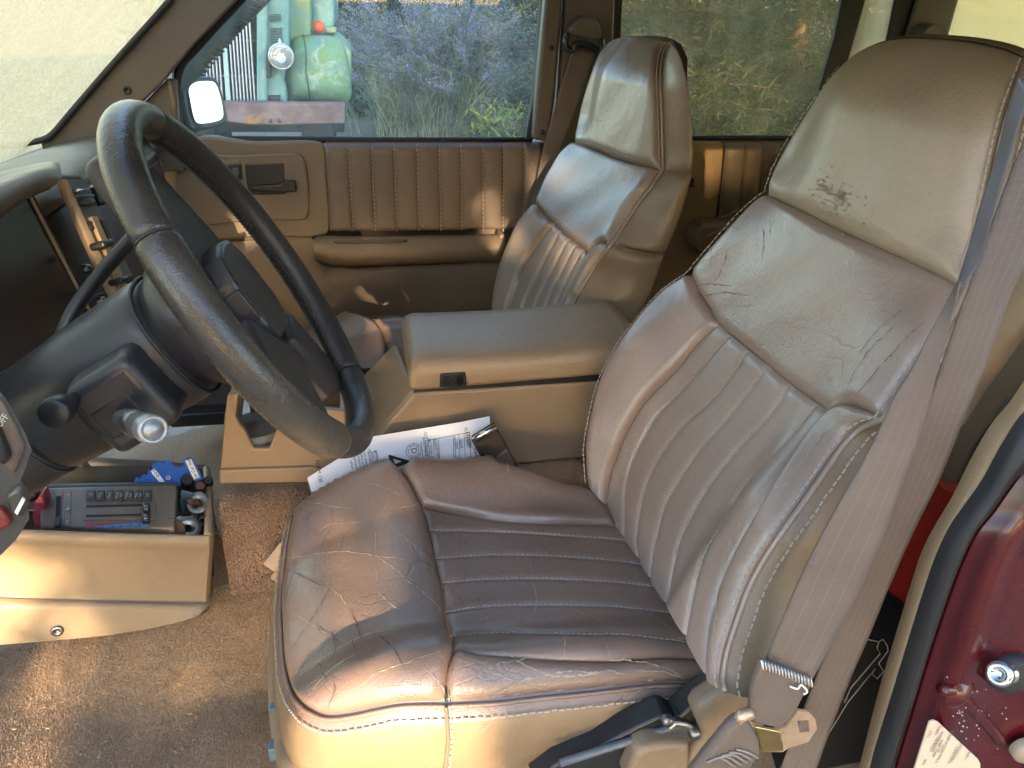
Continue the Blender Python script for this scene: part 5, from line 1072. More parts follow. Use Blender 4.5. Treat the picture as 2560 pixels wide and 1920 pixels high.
# blue tree-shaped air freshener
an_ = np.array([.1, -.75, .66]); an_ /= np.linalg.norm(an_); a0 = at1(430, 1170, y=1.21); AP = lambda px, off=0: atplane(px, a0+an_*off, an_)
tree = [(1290, 470), (1325, 405), (1345, 365), (1385, 378), (1420, 335), (1455, 345), (1465, 300), (1500, 285), (1500, 240), (1545, 225), (1580, 205), (1612, 238), (1640, 190), (1682, 200), (1700, 240), (1740, 265), (1800, 265), (1822, 232), (1795, 205), (1895, 165), (2005, 380), (1900, 415), (1870, 385), (1815, 400), (1790, 440), (1740, 470), (1600, 520), (1400, 520)]
fresh = thing('air_freshener', 'flat blue tree-shaped cardboard air freshener in the floor box', 'air freshener', tuple(at1(430, 1200, y=1.21)))
mk('card', MB().prism(AP(Z4(tree)), -an_*.002), plain('card_blue', (.012, .095, .42), .55, var=.06), fresh, smooth=False)
SW = plain('strip_white', (.78, .80, .82), .6)
mk('white_strip', MB().prism(AP(Z4([(1828, 205), (1888, 186), (1972, 370), (1912, 390)]), .0006), -an_*.0008), SW, fresh, smooth=False)
mk('white_strip', MB().prism(AP(Z4([(1488, 308), (1530, 282), (1640, 430), (1590, 440)]), .0006), -an_*.0008), SW, fresh, smooth=False)
BLI = plain('ink_navy', (.015, .03, .10), .7)
c1 = AP(Z4([(1900, 288)]), .0010)[0]; d1 = AP(Z4([(1866, 205)]))[0]-AP(Z4([(1942, 375)]))[0]; lettering('lettering', 'New Car Scent', c1, d1, np.cross(an_, d1), .0078, BLI, fresh)
c1 = AP(Z4([(1535, 332)]), .0010)[0]; d1 = AP(Z4([(1510, 295)]))[0]-AP(Z4([(1590, 415)]))[0]; lettering('lettering', 'ees', c1, d1, np.cross(an_, d1), .012, BLI, fresh)
c1 = AP(Z4([(1660, 372)]), .0010)[0]; mk('mark_ring', MB().ring(c1, an_, [(.0026, 0), (.0031, .0003), (.0036, 0)], 24), SW, fresh)
lettering('lettering', 'R', c1, hx, hy, .0038, SW, fresh)
# loose hardware in the right end of the box, each its own thing
def disc(name, label, u, v, y, r, n, th, mat, hole=.3, cat='washer'):
    o = mk(name, MB().ring(at1(u, v, y=y), n, [(r*hole, 0), (r*hole, th), (r*.9, th*1.1), (r, th*.7), (r, 0), (r*hole, 0)], 28), mat); return tag(o, label, cat)
disc('fender_washer', 'large dull grey washer with a rusty bolt through it', 494, 1258, 1.16, .020, (.1, -.7, .7), .003, STEEL, .2)
tag(mk('rusty_bolt', MB().ring(at1(490, 1258, y=1.158), (-.35, -.6, .7), [(.0001, .024), (.005, .023), (.0055, .02), (.0055, -.004), (.009, -.005), (.009, -.010)], 14), RUSTY), 'rusty bolt standing in the large grey washer', 'bolt')
def threaded(name, label, p0, p1, y, r, mat):
    A, B_ = at1(*p0, y=y), at1(*p1, y=y); n = 60; s = np.linspace(0, 1, n); rr = r*(1+.14*np.sign(np.sin(s*2*np.pi*9)))
    m = MB().tube(A+(B_-A)*s[:, None], rr, 12); m.ring(B_, (B_-A), [(r*1.9, -.001), (r*1.9, .006), (r*1.4, .008), (.0001, .008)], 6); return tag(mk(name, m, mat, smooth=True, auto=30), label, 'bolt')
threaded('threaded_bolt', 'short steel bolt with coarse thread at the front right of the box', (488, 1290), (472, 1316), 1.11, .0052, STEEL)
disc('cup_washer', 'worn brown dished washer against the near rim of the box', 425, 1332, 1.075, .024, (.1, -.75, .6), .004, RUSTY, .25)
disc('dark_washer', 'thin dark oval washer under the threaded bolt', 468, 1322, 1.085, .022, (.3, -.5, .8), .003, STEEL, .3)
tag(mk('plastic_clip', MB().ring(at1(450, 1303, y=1.10), (-.4, -.7, .6), [(.0001, .010), (.005, .009), (.008, .005), (.0095, 0), (.006, -.004)], 18), plain('clip_pale', (.40, .47, .50), .35)), 'small pale blue-grey plastic clip beside the control panel', 'clip')
tag(mk('clear_bag', MB().add(at([(455, 1225), (482, 1232), (475, 1262), (456, 1278), (450, 1250)], y=1.165), [(0, 1, 2, 3, 4)]), plain('bag_grey_blue', (.12, .16, .20), .3), smooth=False, solid=.004), 'small grey-blue plastic bag beside the control panel', 'bag')
for k, (u, v, yy_, lab_) in enumerate([(468, 1204, 1.20, 'black knob next to the blue air freshener'), (500, 1219, 1.20, 'dark hex nut right of the blue air freshener'), (520, 1205, 1.22, 'black grommet in the far right corner of the box')]):
    r_ = (.011, .010, .009)[k]; tag(mk(('control_knob', 'hex_nut', 'rubber_grommet')[k], MB().ring(at1(u, v, y=yy_), (.2, -.6, .75), [(.0001, .012), (r_*.8, .012), (r_, .008), (r_, -.01)], (20, 6, 20)[k]), (PL_BLACK, RUSTY, RUBBER)[k], auto=30), lab_, ('knob', 'nut', 'grommet')[k])
disc('black_clip', 'black clip in the near right corner of the box', 507, 1303, 1.11, .009, (.3, -.6, .7), .006, PL_BLACK, .4, 'clip')
gdv = thing('phone', 'black phone with a dark green screen leaning in the box', 'phone', tuple(at1(90, 1190, y=1.22)))
gn_ = np.array([.25, -.75, .62]); gn_ /= np.linalg.norm(gn_); gp0 = at1(85, 1180, y=1.20); GP = lambda px, o=0: atplane(px, gp0+gn_*o, gn_)
mk('phone_body', MB().prism(GP(Z4([(180, 230), (300, 170), (480, 185), (500, 205), (375, 425), (330, 440), (170, 420)])), -gn_*.012), PL_BLACK, gdv, bevel=.003)
mk('phone_screen', MB().prism(GP(Z4([(200, 260), (260, 225), (420, 235), (400, 320), (340, 385), (190, 380)]), .0008), -gn_*.001), plain('screen_green', (.012, .075, .065), .15), gdv, smooth=False)
mk('screen_ring', MB().ring(GP(Z4([(365, 262)]), .0012)[0], gn_, [(.0042, 0), (.0050, .0004), (.0058, 0)], 24), plain('ring_green', (.10, .35, .28), .4), gdv)
tag(mk('brown_case', MB().prism(GP(Z4([(235, 470), (375, 425), (365, 560), (270, 600)]), .004), -gn_*.03), plain('case_brown', (.12, .075, .05), .5), bevel=.003), 'small brown plastic case below the phone', 'case')
tag(mk('red_pouch', MB().prism(at(spline(Z4([(335, 640), (395, 560), (440, 640), (420, 840), (340, 860), (320, 780)]), 30, True), y=1.115), (0, .03, 0)), plain('pouch_red', (.30, .05, .07), .2, var=.3, vs=60), bevel=.005), 'glossy red plastic pouch left of the control panel', 'pouch')
# paper scraps under the front edge of the seat
tag(mk('paper_scrap', MB().prism(at([(658, 1410), (700, 1358), (730, 1350), (730, 1440), (690, 1432)], y=1.06), (.002, .002, 0)), plain('scrap_pinkish', (.52, .36, .27), .8), smooth=False), 'folded pinkish paper sticking out under the driver seat front', 'paper')
tag(mk('paper_slip', MB().prism(at([(675, 1445), (690, 1428), (730, 1430), (730, 1470), (700, 1462)], y=1.05), (.002, .002, 0)), plain('slip_pinkish', (.45, .30, .22), .8), smooth=False), 'smaller paper slip just below the folded paper', 'paper')
crumbs = MB()
for q in range(60):
    u, v = rng.uniform(20, 690), rng.uniform(1640, 1915); c = at1(u, v, z=.007); s = rng.uniform(.0006, .0022); a = rng.uniform(0, 3.14)
    crumbs.box(c, (s*math.cos(a)*2.5, s*math.sin(a)*2.5, 0), (-s*math.sin(a), s*math.cos(a), 0), (0, 0, s))
tag(mk('crumbs', crumbs, plain('crumb_pale', (.42, .33, .24), .9, var=.4), smooth=False), 'pale crumbs and grit scattered on the carpet', 'debris', kind='stuff')

# ================================================================== seat belts
def belt(name, L, R, yL, yR, parent, mat=None, n=50, th=.0016, stripes=(.2, .4, .6, .8), smax=.004, wob=.0):
    l3 = at(spline(L, n), y=yL); r3 = at(spline(R, n), y=yR); s = np.linspace(0, 1, 9)
    G = l3[:, None]*(1-s)[None, :, None]+r3[:, None]*s[None, :, None]
    G[..., 1] += wob*np.sin(np.linspace(0, 3, n))[:, None]
    o = mk(name, MB().grid(G), mat or BELT, parent, solid=th)
    if stripes:
        m = MB()
        for q in stripes:
            c = l3*(1-q)+r3*q+np.array([0, -.0012, 0]); m.grid(np.array([c+(r3-l3)*-.011, c+np.array([0, -.0006, 0]), c+(r3-l3)*.011]))
        mk('webbing_rib', m, BELTLINE, o)
    return o
db = thing('seat_belt', "driver's brown seat belt with metal latch plate hanging beside the seat", 'seat belt', tuple(at1(1980, 1850, y=.50)))
belt('shoulder_webbing', [(2402, 700), (2365, 764), (2316, 846), (2275, 928), (2234, 993), (2209, 1047), (2172, 1125), (2131, 1198), (2086, 1276), (2029, 1383), (1988, 1469), (1947, 1564), (1906, 1662)],
     [(2404, 704), (2390, 764), (2369, 829), (2332, 969), (2299, 1084), (2266, 1174), (2232, 1268), (2201, 1355), (2164, 1437), (2123, 1527), (2078, 1609), (2025, 1703)], .470, .462, db, stripes=(.25, .5, .75))
belt('shoulder_webbing', [(2548, 190), (2525, 270), (2500, 369), (2459, 492), (2430, 594), (2400, 702)], [(2575, 240), (2553, 303), (2521, 410), (2480, 553), (2448, 660), (2408, 716)], .480, .470, db, mat=plain('belt_edge_grey', (.085, .080, .088), .5, bump=.5, bs=600), stripes=None)
belt('lap_webbing', [(2600, 260), (2530, 420), (2463, 600), (2418, 723), (2381, 829), (2320, 1000), (2250, 1200), (2150, 1440), (2060, 1640), (1988, 1822), (1935, 1960)],
     [(2680, 360), (2620, 520), (2560, 661), (2525, 735), (2480, 862), (2430, 989), (2389, 1092), (2348, 1194), (2312, 1268), (2266, 1363), (2213, 1486), (2168, 1596), (2123, 1699), (2078, 1814), (2025, 1960)], .498, .492, db, stripes=(.30, .48, .66, .84))
mk('belt_guide', MB().prism(at(spline([(2552, 206), (2562, 194), (2640, 180), (2640, 300), (2572, 250), (2553, 228)], 30, True), y=.485), (.032, .03, 0)), PL_BLACK, db, bevel=.008, seg=3)
fe = [(1904, 1655), (1880, 1728), (1877, 1790), (1884, 1812), (1943, 1824), (1965, 1814), (1990, 1787), (2012, 1742), (2027, 1700)]
mk('folded_end', MB().prism(at(fe, y=.458), (0, .010, 0)), BELT, db, bevel=.004, seg=3)
zz = []
for q in np.linspace(0, 1, 16): zz += [(1904+122*q, 1652+44*q), (1908+122*q, 1672+44*q)]
mk('end_stitching', MB().tube(at(zz, y=.4555), .0012, 5), plain('thread_white', (.80, .76, .70), .8), db)
mk('frayed_thread', MB().tube(at(spline([(1975, 1716), (1995, 1722), (2002, 1712), (2018, 1730), (2008, 1736)], 20), y=.4548), .0011, 5), bpy.data.materials['thread_white'], db)
pl_o = [(1889, 1818), (1935, 1826), (1965, 1818), (1996, 1777), (2021, 1780), (2038, 1797), (2043, 1822), (2021, 1855), (1971, 1871), (1957, 1880), (1904, 1880)]
hole = [(1994, 1802), (2021, 1800), (2024, 1829), (1999, 1832)]
lpm = bpy.data.meshes.new('latch_plate')
import bmesh
bm = bmesh.new(); o3 = at(pl_o, y=.456); i3 = at(hole, y=.456)
vo = [bm.verts.new(p) for p in o3]; vi = [bm.verts.new(p) for p in i3]
eo = [bm.edges.new((vo[i], vo[(i+1) % len(vo)])) for i in range(len(vo))]; ei = [bm.edges.new((vi[i], vi[(i+1) % 4])) for i in range(4)]
bmesh.ops.triangle_fill(bm, use_beauty=True, edges=eo+ei); bm.to_mesh(lpm); bm.free()
lpo = mk('latch_plate', lpm, COPPER, db, smooth=False, solid=.003)
mk('plate_bend', MB().prism(at([(1889, 1818), (1952, 1830), (1960, 1878), (1906, 1882)], y=.4535), (0, .002, 0)), plain('brass_yellow', (.60, .42, .18), .35, 1, var=.15), lpo, bevel=.001)
lettering('stamping', 'GM 6037\n42772', at1(1972, 1832, y=.4525), (.35, 0, 1), (-1, 0, .35), .0062, plain('stamp_light', (.75, .62, .48), .4, .8), lpo)
mk('plate_loop', MB().tube(at([(1845, 1800), (1850, 1790), (1880, 1782)], y=.458), .006, 8), COPPER, db)
lb = [(1873, 1808), (1902, 1852), (1904, 1890), (1880, 1925), (1800, 1980), (1700, 1980), (1762, 1896), (1826, 1820), (1850, 1800)]
rw = []
cen = at(lb, y=.452)
mk('lower_webbing', MB().prism(cen, (0, .014, 0)), BELT, db, bevel=.006, seg=3)
for q in range(5):
    mk('webbing_fold', MB().tube(at(spline([(1768+18*q, 1905-8*q), (1800+16*q, 1895-4*q), (1838+14*q, 1918-6*q)], 10), y=.4505), .0016, 5), BELTLINE, db)
pb = thing('seat_belt', "passenger's brown seat belt hanging from its guide on the door post", 'seat belt', tuple(at1(1400, 400, y=1.9)))
belt('shoulder_webbing', [(1431, 118), (1412, 185), (1390, 254), (1353, 389), (1333, 488), (1310, 560)], [(1490, 128), (1466, 205), (1439, 279), (1394, 389), (1353, 463), (1322, 560)], 1.885, 1.88, pb, stripes=(.3, .6), th=.002)
mk('guide_cover', MB().prism(at(spline([(1425, 80), (1440, 58), (1458, 43), (1480, 43), (1495, 52), (1502, 75), (1503, 98), (1480, 98), (1446, 90)], 40, True), y=1.86), (0, .05, 0)), PL_TRIM, pb, bevel=.012, seg=4)
mk('guide_ring', MB().tube(at(spline([(1422, 84), (1413, 100), (1418, 122), (1432, 126), (1440, 110), (1490, 122), (1500, 138), (1505, 120), (1502, 98)], 40), y=1.868), .007, 10), PL_BLACK, pb)

# ================================================================== things behind the driver's seat
tag(mk('tool_box', MB().prism(at([(2218, 1478), (2330, 1575), (2300, 1960), (1930, 1960), (2060, 1800), (2140, 1640)], y=.66), (.05, .30, 0)), plain('case_black', (.010, .010, .012), .45, var=.2), smooth=False), 'black tool carton with pale outline drawings behind the driver seat', 'carton')
tb = bpy.data.objects['tool_box']
def outl(pts, w=.0009):
    Q = at(pts, y=.6585); mk('outline_drawing', MB().tube(Q, w, 5), plain('line_grey', (.22, .22, .22), .7) if 'line_grey' not in bpy.data.materials else bpy.data.materials['line_grey'], tb)
I_ = lambda pts: [(1660+.4098*a, 1240+.4098*b) for a, b in pts]
outl(I_([(1240, 875), (1310, 890), (1335, 875), (1365, 915), (1368, 945), (1310, 1020), (1325, 1045), (1340, 1070), (1300, 1115), (1270, 1085), (1290, 1050), (1120, 1260), (1010, 1440)]))
outl(I_([(1310, 890), (1300, 930), (1320, 960), (1140, 1170), (1100, 1260)])); outl(I_([(1085, 1230), (1110, 1260), (1120, 1230)]))
tag(mk('red_carton', MB().prism(at([(2358, 1222), (2440, 1260), (2330, 1570), (2218, 1474), (2283, 1330)], y=.665), (.06, .28, 0)), plain('carton_red', (.42, .030, .018), .45, var=.1), smooth=False), 'bright red carton on the black tool carton behind the driver seat', 'carton')
tag(mk('rear_inner_panel', MB().prism(at([(2420, 700), (2600, 600), (2600, 960), (2520, 1010), (2440, 1120), (2400, 1210), (2300, 1260), (2360, 1000)], y=.70), (.02, .04, 0)), PL_TAN, bevel=.01, seg=3), 'tan rear seat side bolster behind the driver belt', 'panel')
tag(mk('rear_lower_panel', MB().prism(at([(2390, 1105), (2470, 1050), (2600, 900), (2600, 1080), (2300, 1480), (2260, 1400)], y=.74), (.02, .04, 0)), PL_GREY, bevel=.01), 'slate grey rear footwell panel behind the tan welt', 'panel')
# ================================================================== outside: ground, old truck, sage bush, trees, rocks
GZ = -.45
k = NT('ground_dirt'); n1 = k.noise(1.3, 6, .6); n2 = k.noise(24, 5, .7)
k.pbsdf(k.mix(k.ramp(n2, .35, .7), k.mix(k.ramp(n1, .35, .65), (.13, .11, .085), (.22, .19, .15)), (.30, .27, .23)), .95, 0, .2, k.bump(n2, .6, .03))
gx, gy = np.meshgrid(np.linspace(-160, 160, 61), np.linspace(-160, 160, 61))
tag(mk('ground', MB().grid(np.stack([gx, gy, np.full_like(gx, GZ)], 2)), k.m), kind='structure')
T4 = lambda pts: [(440+.217*a, .217*b) for a, b in pts]
def patchy(name, a, b, c, rust=.15):
    k = NT(name); col = k.mix(k.ramp(k.noise(5.5, 5, .6, .8), .40, .58), a, b); col = k.mix(k.ramp(k.noise(9, 6, .7, 1.2), .52, .64), col, c)
    col = k.mix(k.math('MULTIPLY', k.ramp(k.noise(6.4, 6, .75), .62, .68), rust*4), col, (.20, .085, .06)); col = k.mix(k.math('MULTIPLY', k.ramp(k.noise(40, 4, .7), .55, .8), .35), col, tuple(q*.55 for q in a))
    k.pbsdf(col, .55, 0, .35, k.bump(k.noise(18, 5), .15, .01)); return k.m
TEAL = patchy('truck_teal', (.13, .30, .30), (.20, .35, .32), (.32, .40, .35), .05); GREEN = patchy('truck_green', (.20, .30, .11), (.17, .31, .23), (.36, .42, .34), .10); YGRN = patchy('truck_yellow_green', (.27, .34, .13), (.20, .35, .28), (.34, .35, .15), .10)
tk = thing('truck', 'old teal and green truck with upright grille and rusty bumper outside the window', 'truck', tuple(at1(700, 330, y=6.3)*np.array([1, 1, 0])+np.array([0, 0, GZ])))
TY = 6.2
def tslab(name, px, y, th, mat, bevel=.01, parent=None, smoothpx=False, **q):
    return mk(name, MB().prism(at(spline(px, 60, True) if smoothpx else px, y=y), (0, th, 0)), mat, parent or tk, bevel=bevel, **q)
tslab('grille_shell', [(430, -120), (646, -120), (646, 262), (430, 262)], TY+.06, 1.4, plain('grille_dark', (.015, .018, .02), .6), .0)
ALU = plain('grille_bars', (.50, .53, .58), .4, .3, var=.12, vs=4)
for i in range(7):
    b = 583+8.9*i; mk('grille_bar', MB().box((0, 0, 0), (.014, 0, 0), (0, .03, 0), (0, 0, 1)), ALU, tk, smooth=False)
    o = bpy.data.objects[tk.children[-1].name] if False else None
for o in [c for c in tk.children if c.name.startswith('grille_bar')]: bpy.data.objects.remove(o)
def bar(name, u, w, mat):
    sh = 26; mk(name, MB().prism(at([(u-w/2-sh, -120), (u+w/2-sh, -120), (u+w/2, 256), (u-w/2, 256)], y=TY), (0, .03, 0)), mat, tk, bevel=.003)
for i in range(7): bar('grille_bar', 585+8.7*i, 4.4, ALU)
for i in range(9): bar('grille_bar', 556-8.7*i, 4.4, ALU)
bar('grille_centre_bar', 571, 12, plain('grille_centre', (.45, .58, .55), .5))
for v in (102, 192):
    mk('grille_crossbar', MB().tube(at([(440, v-6), (640, v)], y=TY+.05), .010, 6), STEEL, tk)
tslab('radiator_shell', [(641, -120), (668, -120), (668, 258), (641, 258)], TY-.06, .3, TEAL, .02, seg=3)
hd = tslab('hood_side', [(667, -120), (722, -120), (722, 120), (700, 258), (667, 258)], TY+.02, 1.2, TEAL, .01)
for i in range(5): tslab('louvre', [(675, 36+i*4), (702, 35+i*4), (702, 37+i*4), (675, 38+i*4)], TY+.005, .02, plain('louvre_dark', (.05, .12, .13), .6) if i == 0 else bpy.data.materials['louvre_dark'], 0, hd, smooth=False)
for i in range(11): tslab('louvre', [(677, 70+i*4), (705, 69+i*4), (705, 71+i*4), (677, 72+i*4)], TY+.005, .02, bpy.data.materials['louvre_dark'], 0, hd, smooth=False)
tslab('cowl', [(721, -120), (776, -120), (776, 100), (721, 130)], TY+.25, 1.0, YGRN, .02, seg=3)
tslab('cab', [(775, -120), (836, -120), (835, 70), (775, 90)], TY+.5, 1.6, TEAL, .03, seg=3)
tslab('cab_step', [(778, 70), (839, 68), (841, 82), (778, 84)], TY+.42, .2, YGRN, .01)
mk('marker_lamp', MB().ring(at1(797, 68, y=TY+.30), (0, -1, 0), [(.0001, .035), (.02, .033), (.034, .022), (.042, .006), (.045, 0), (.045, -.03)], 28), plain('lamp_orange', (.72, .10, .015), .35, var=.1), tk)
# bulging fender
fb = [(1300, 1172), (1450, 1156), (1600, 1166), (1800, 1190), (1950, 1182), (2005, 1150)]; ft = [(1300, 520), (1380, 425), (1480, 403), (1620, 396), (1770, 406), (1890, 450)]
fl_ = [(1300, 1172), (1282, 1050), (1262, 900), (1290, 700), (1300, 520)]; fr2 = [(2005, 1150), (2026, 1060), (2016, 920), (1992, 740), (1955, 580), (1890, 450)]
gpx = coons(T4(fb), T4(ft), T4(fl_), T4(fr2), 40, 40); m_, n_ = gpx.shape[:2]
s = np.linspace(0, 1, n_)[None, :]; t = np.linspace(0, 1, m_)[:, None]; bul = .30*(np.clip(4*s*(1-s), 0, 1)**.45)*(np.clip(1-(2*t-1)**4, 0, 1)**.6)*(1-.35*t)
d_ = rays(gpx.reshape(-1, 2)).reshape(m_, n_, 3); tt_ = ((TY+.25-bul)/d_[..., 1])
fen = mk('fender', MB().grid(CAM+d_*tt_[..., None]), GREEN, tk, solid=.02)
sm = gpx[:, 13]; ds = rays(sm); bs_ = bul[:, 13]+.006
mk('fender_seam', MB().tube(CAM+ds*((TY+.25-bs_)/ds[:, 1])[:, None], .006, 6), plain('seam_dark', (.09, .13, .07), .7), fen)
tslab('fender_rear', [(840, 90), (878, 130), (876, 250), (730, 254), (724, 110)], TY+.27, .9, GREEN, .03)
tslab('fender_bracket', T4([(1030, 860), (1210, 840), (1260, 1000), (1280, 1180), (1030, 1185)]), TY-.0, .2, TEAL, .02, seg=3)
tslab('tow_opening', T4([(1050, 1100), (1200, 1095), (1200, 1182), (1050, 1182)]), TY-.02, .05, plain('opening_dark', (.05, .03, .025), .8), 0)
hl = at1(703, 141, y=TY-.14); hlr = mk('headlight', MB().ring(hl, (0, -1, 0), [(.03, -.16), (.075, -.10), (.088, -.02), (.090, .012), (.084, .022), (.078, .020)], 36), plain('headlight_shell', (.50, .55, .55), .3, .6), tk)
lk = NT('headlight_lens'); lk.pbsdf(lk.mix(lk.ramp(lk.noise(26, 3), .35, .65), (.25, .28, .30), (.45, .48, .50)), .12, .35, .6, lk.bump(lk.noise(60, 2), .3, .01))
mk('lens', MB().ring(hl, (0, -1, 0), [(.079, .014), (.06, .019), (.03, .022), (.0001, .023)], 36), lk.m, hlr)
mk('bulb_shield', MB().ring(hl+np.array([0, -.024, -.012]), (0, -1, 0), [(.0001, .004), (.026, .003), (.032, 0)], 24), plain('shield_pale', (.62, .66, .68), .3, .2), hlr)
mk('lens_ring', MB().ring(hl+np.array([0, -.017, 0]), (0, -1, 0), [(.056, 0), (.060, .004), (.064, 0)], 32), plain('ring_dark', (.16, .18, .19), .4), hlr)
mk('headlight_fin', MB().ring(hl+np.array([0, .02, .088]), (0, 0, 1), [(.014, 0), (.008, .02), (.0001, .03)], 10), ALU, hlr)
tslab('headlight_bracket', T4([(1030, 640), (1090, 650), (1095, 900), (1035, 900)]), TY-.06, .06, plain('bracket_dark', (.04, .05, .05), .7), .01)
k = NT('bumper_rust'); c = k.mix(k.ramp(k.noise(5, 6, .7), .38, .62), (.17, .10, .095), (.27, .19, .185)); c = k.mix(k.math('MULTIPLY', k.ramp(k.noise(3.2, 5, .7, .8), .58, .66), .9), c, (.42, .20, .085)); c = k.mix(k.math('MULTIPLY', k.ramp(k.noise(7, 5), .66, .70), .7), c, (.30, .46, .38))
k.pbsdf(c, .8, .1, .3, k.bump(k.noise(50, 5), .3, .01)); bmp = tslab('bumper', [(380, 252), (600, 256), (863, 259), (862, 309), (700, 313), (625, 312), (560, 304), (380, 296)], TY-.28, .12, k.m, .012, seg=3)
for u, v in ((676, 302), (697, 302)): mk('bumper_bolt', MB().ring(at1(u, v, y=TY-.285), (0, -1, 0), [(.0001, .012), (.010, .010), (.014, 0)], 12), RUSTY, bmp)
tslab('truck_chassis', [(420, 260), (860, 260), (860, 330), (420, 330)], TY+.25, 1.4, plain('chassis_dark', (.03, .028, .026), .9), 0)
for u in (520, 800):
    c = at1(u, 330, y=TY+.6); c[2] = GZ+.45
    mk('wheel', MB().ring(c+np.array([0, 0, 0]), (1, 0, 0), [(.2, -.12), (.42, -.12), (.45, -.08), (.45, .08), (.42, .12), (.2, .12)], 28), RUBBER, tk)

# ---- foliage builders
def blades(P, D, L, Wd):
    """one bent leaf blade (two triangles) per row"""
    n = len(P); D = D/(np.linalg.norm(D, axis=1)[:, None]+1e-9); r = rng.normal(0, 1, (n, 3)); S = np.cross(D, r); S /= np.linalg.norm(S, axis=1)[:, None]+1e-9
    V = np.stack([P, P+D*L[:, None]*.5+S*Wd[:, None], P+D*L[:, None], P+D*L[:, None]*.5-S*Wd[:, None]], 1).reshape(-1, 3)
    return V, [(4*i, 4*i+1, 4*i+2, 4*i+3) for i in range(n)]
def leafmat(name, a, b, c=None, trl=.35):
    k = NT(name); g_ = k.n('ShaderNodeNewGeometry'); col = k.mix(g_.outputs['Random Per Island'], a, b)
    if c: col = k.mix(k.ramp(k.noise(1.6, 3), .55, .7), col, c)
    df = k.pbsdf(col, .65, 0, .3, link=False); tl = k.n('ShaderNodeBsdfTranslucent'); k.l(col, tl.inputs[0])
    m = k.n('ShaderNodeMixShader'); m.inputs[0].default_value = trl; k.l(df.outputs[0], m.inputs[1]); k.l(tl.outputs[0], m.inputs[2]); k.l(m.outputs[0], k.out.inputs[0]); return k.m
PINE = leafmat('pine_needles', (.014, .025, .009), (.085, .092, .034)); PINE2 = leafmat('juniper_needles', (.016, .027, .016), (.085, .100, .055)); BARK = plain('bark', (.11, .07, .045), .95, bump=.8, bs=20, bd=.03, var=.3)
def pine(name, label, x, y, h, rad, seed, mat, n=420, grp=None, base=.0):
    r = np.random.default_rng(seed); t = thing(name, label, 'tree', (x, y, GZ), grp)
    tz = np.linspace(0, h, 14); tp = np.stack([x+.08*np.sin(tz*1.3+seed), y+.08*np.cos(tz*1.1+seed), GZ+tz], 1); tm = MB().tube(tp, np.linspace(.13, .02, 14)*h/5, 9)
    Pv, Dv = [], []
    for b in range(n):
        f = base+(1-base)*r.random()**1.1; z = f*h; a = r.uniform(0, 6.283); l = rad*(1-f*.75)*r.uniform(.55, 1.1); d = np.array([math.cos(a), math.sin(a), r.uniform(-.25, .35)])
        p0 = np.array([x, y, GZ+z]); m = 7; ss = np.linspace(.10, 1, m); br = p0+np.outer(ss*l, d)+np.outer(-.12*l*ss**2, [0, 0, 1])
        if b % 5 == 0: tm.tube(br[::2], np.linspace(.018, .005, len(br[::2])), 4, cap=False)
        for q in br[1:]:
            nn = 14; c = q+r.normal(0, .055, (nn, 3)); Pv.append(c); Dv.append(d*.6+r.normal(0, .55, (nn, 3))+np.array([0, 0, .15]))
    P = np.vstack(Pv); Dd = np.vstack(Dv); k = len(P); V, Fc = blades(P, Dd, r.uniform(.08, .18, k), r.uniform(.004, .011, k))
    mk('trunk', tm, BARK, t); mk('crown', MB().add(V, Fc), mat, t, smooth=False); return t
TG = 'trees beyond the parked truck'
def px_ground(u, y): return at1(u, 300, y=y)[0]
spec = [(900, 13.5, 6.5, 2.2, PINE, 'tall dark pine behind the left part of the flowering bush'), (1230, 13.5, 6.0, 2.2, PINE, 'dark pine near the rear edge of the passenger door window'),
        (1540, 8.6, 4.6, 1.7, PINE, 'pine partly hidden by the passenger headrest'), (1680, 8.2, 5.0, 1.7, PINE, 'pine just right of the passenger headrest through the rear window'), (1820, 8.8, 5.2, 1.9, PINE2, 'dense pine in the middle of the rear side window'), (1950, 8.2, 4.8, 1.7, PINE, 'pine at the rear half of the rear side window'), (2080, 9.0, 5.2, 2.0, PINE2, 'pine behind the black rear window pillar'),
        (640, 14, 7, 2.4, PINE2, 'dark tree rising behind the truck hood')]
for i, (u, y, h, rd, mt, lb_) in enumerate(spec): pine('pine_tree', lb_, px_ground(u, y), y, h, rd, 20+i, mt, 330, TG)
JUN = leafmat('juniper_leaves', (.022, .036, .026), (.085, .105, .075))
def shrub(u, y, rx, h, seed, label):
    r = np.random.default_rng(seed); x = px_ground(u, y); t = thing('juniper_bush', label, 'bush', (x, y, GZ), 'dark junipers behind the flowering bush')
    n = 9000; d = r.normal(0, 1, (n, 3)); d /= np.linalg.norm(d, axis=1)[:, None]; d[:, 2] = np.abs(d[:, 2]); a = np.arctan2(d[:, 1], d[:, 0])
    rad = r.uniform(.55, 1.0, n)**.5*(1+.14*np.sin(a*5+seed)+.12*np.sin(d[:, 2]*9+a*3)); P = np.array([x, y, GZ+.05])+d*rad[:, None]*np.array([rx, rx*.8, h])
    V, Fc = blades(P, d+r.normal(0, .6, (n, 3))+np.array([0, 0, .4]), r.uniform(.10, .22, n), r.uniform(.012, .026, n)); mk('foliage', MB().add(V, Fc), JUN, t, smooth=False)
    st = MB()
    for q in range(5): e = np.array([r.normal(0, .3), r.normal(0, .3), 1]); st.tube(np.array([(x, y, GZ), np.array([x, y, GZ])+e*h*.35, np.array([x, y, GZ])+e*h*.7]), [.05, .035, .015], 6)
    mk('stem', st, BARK, t)
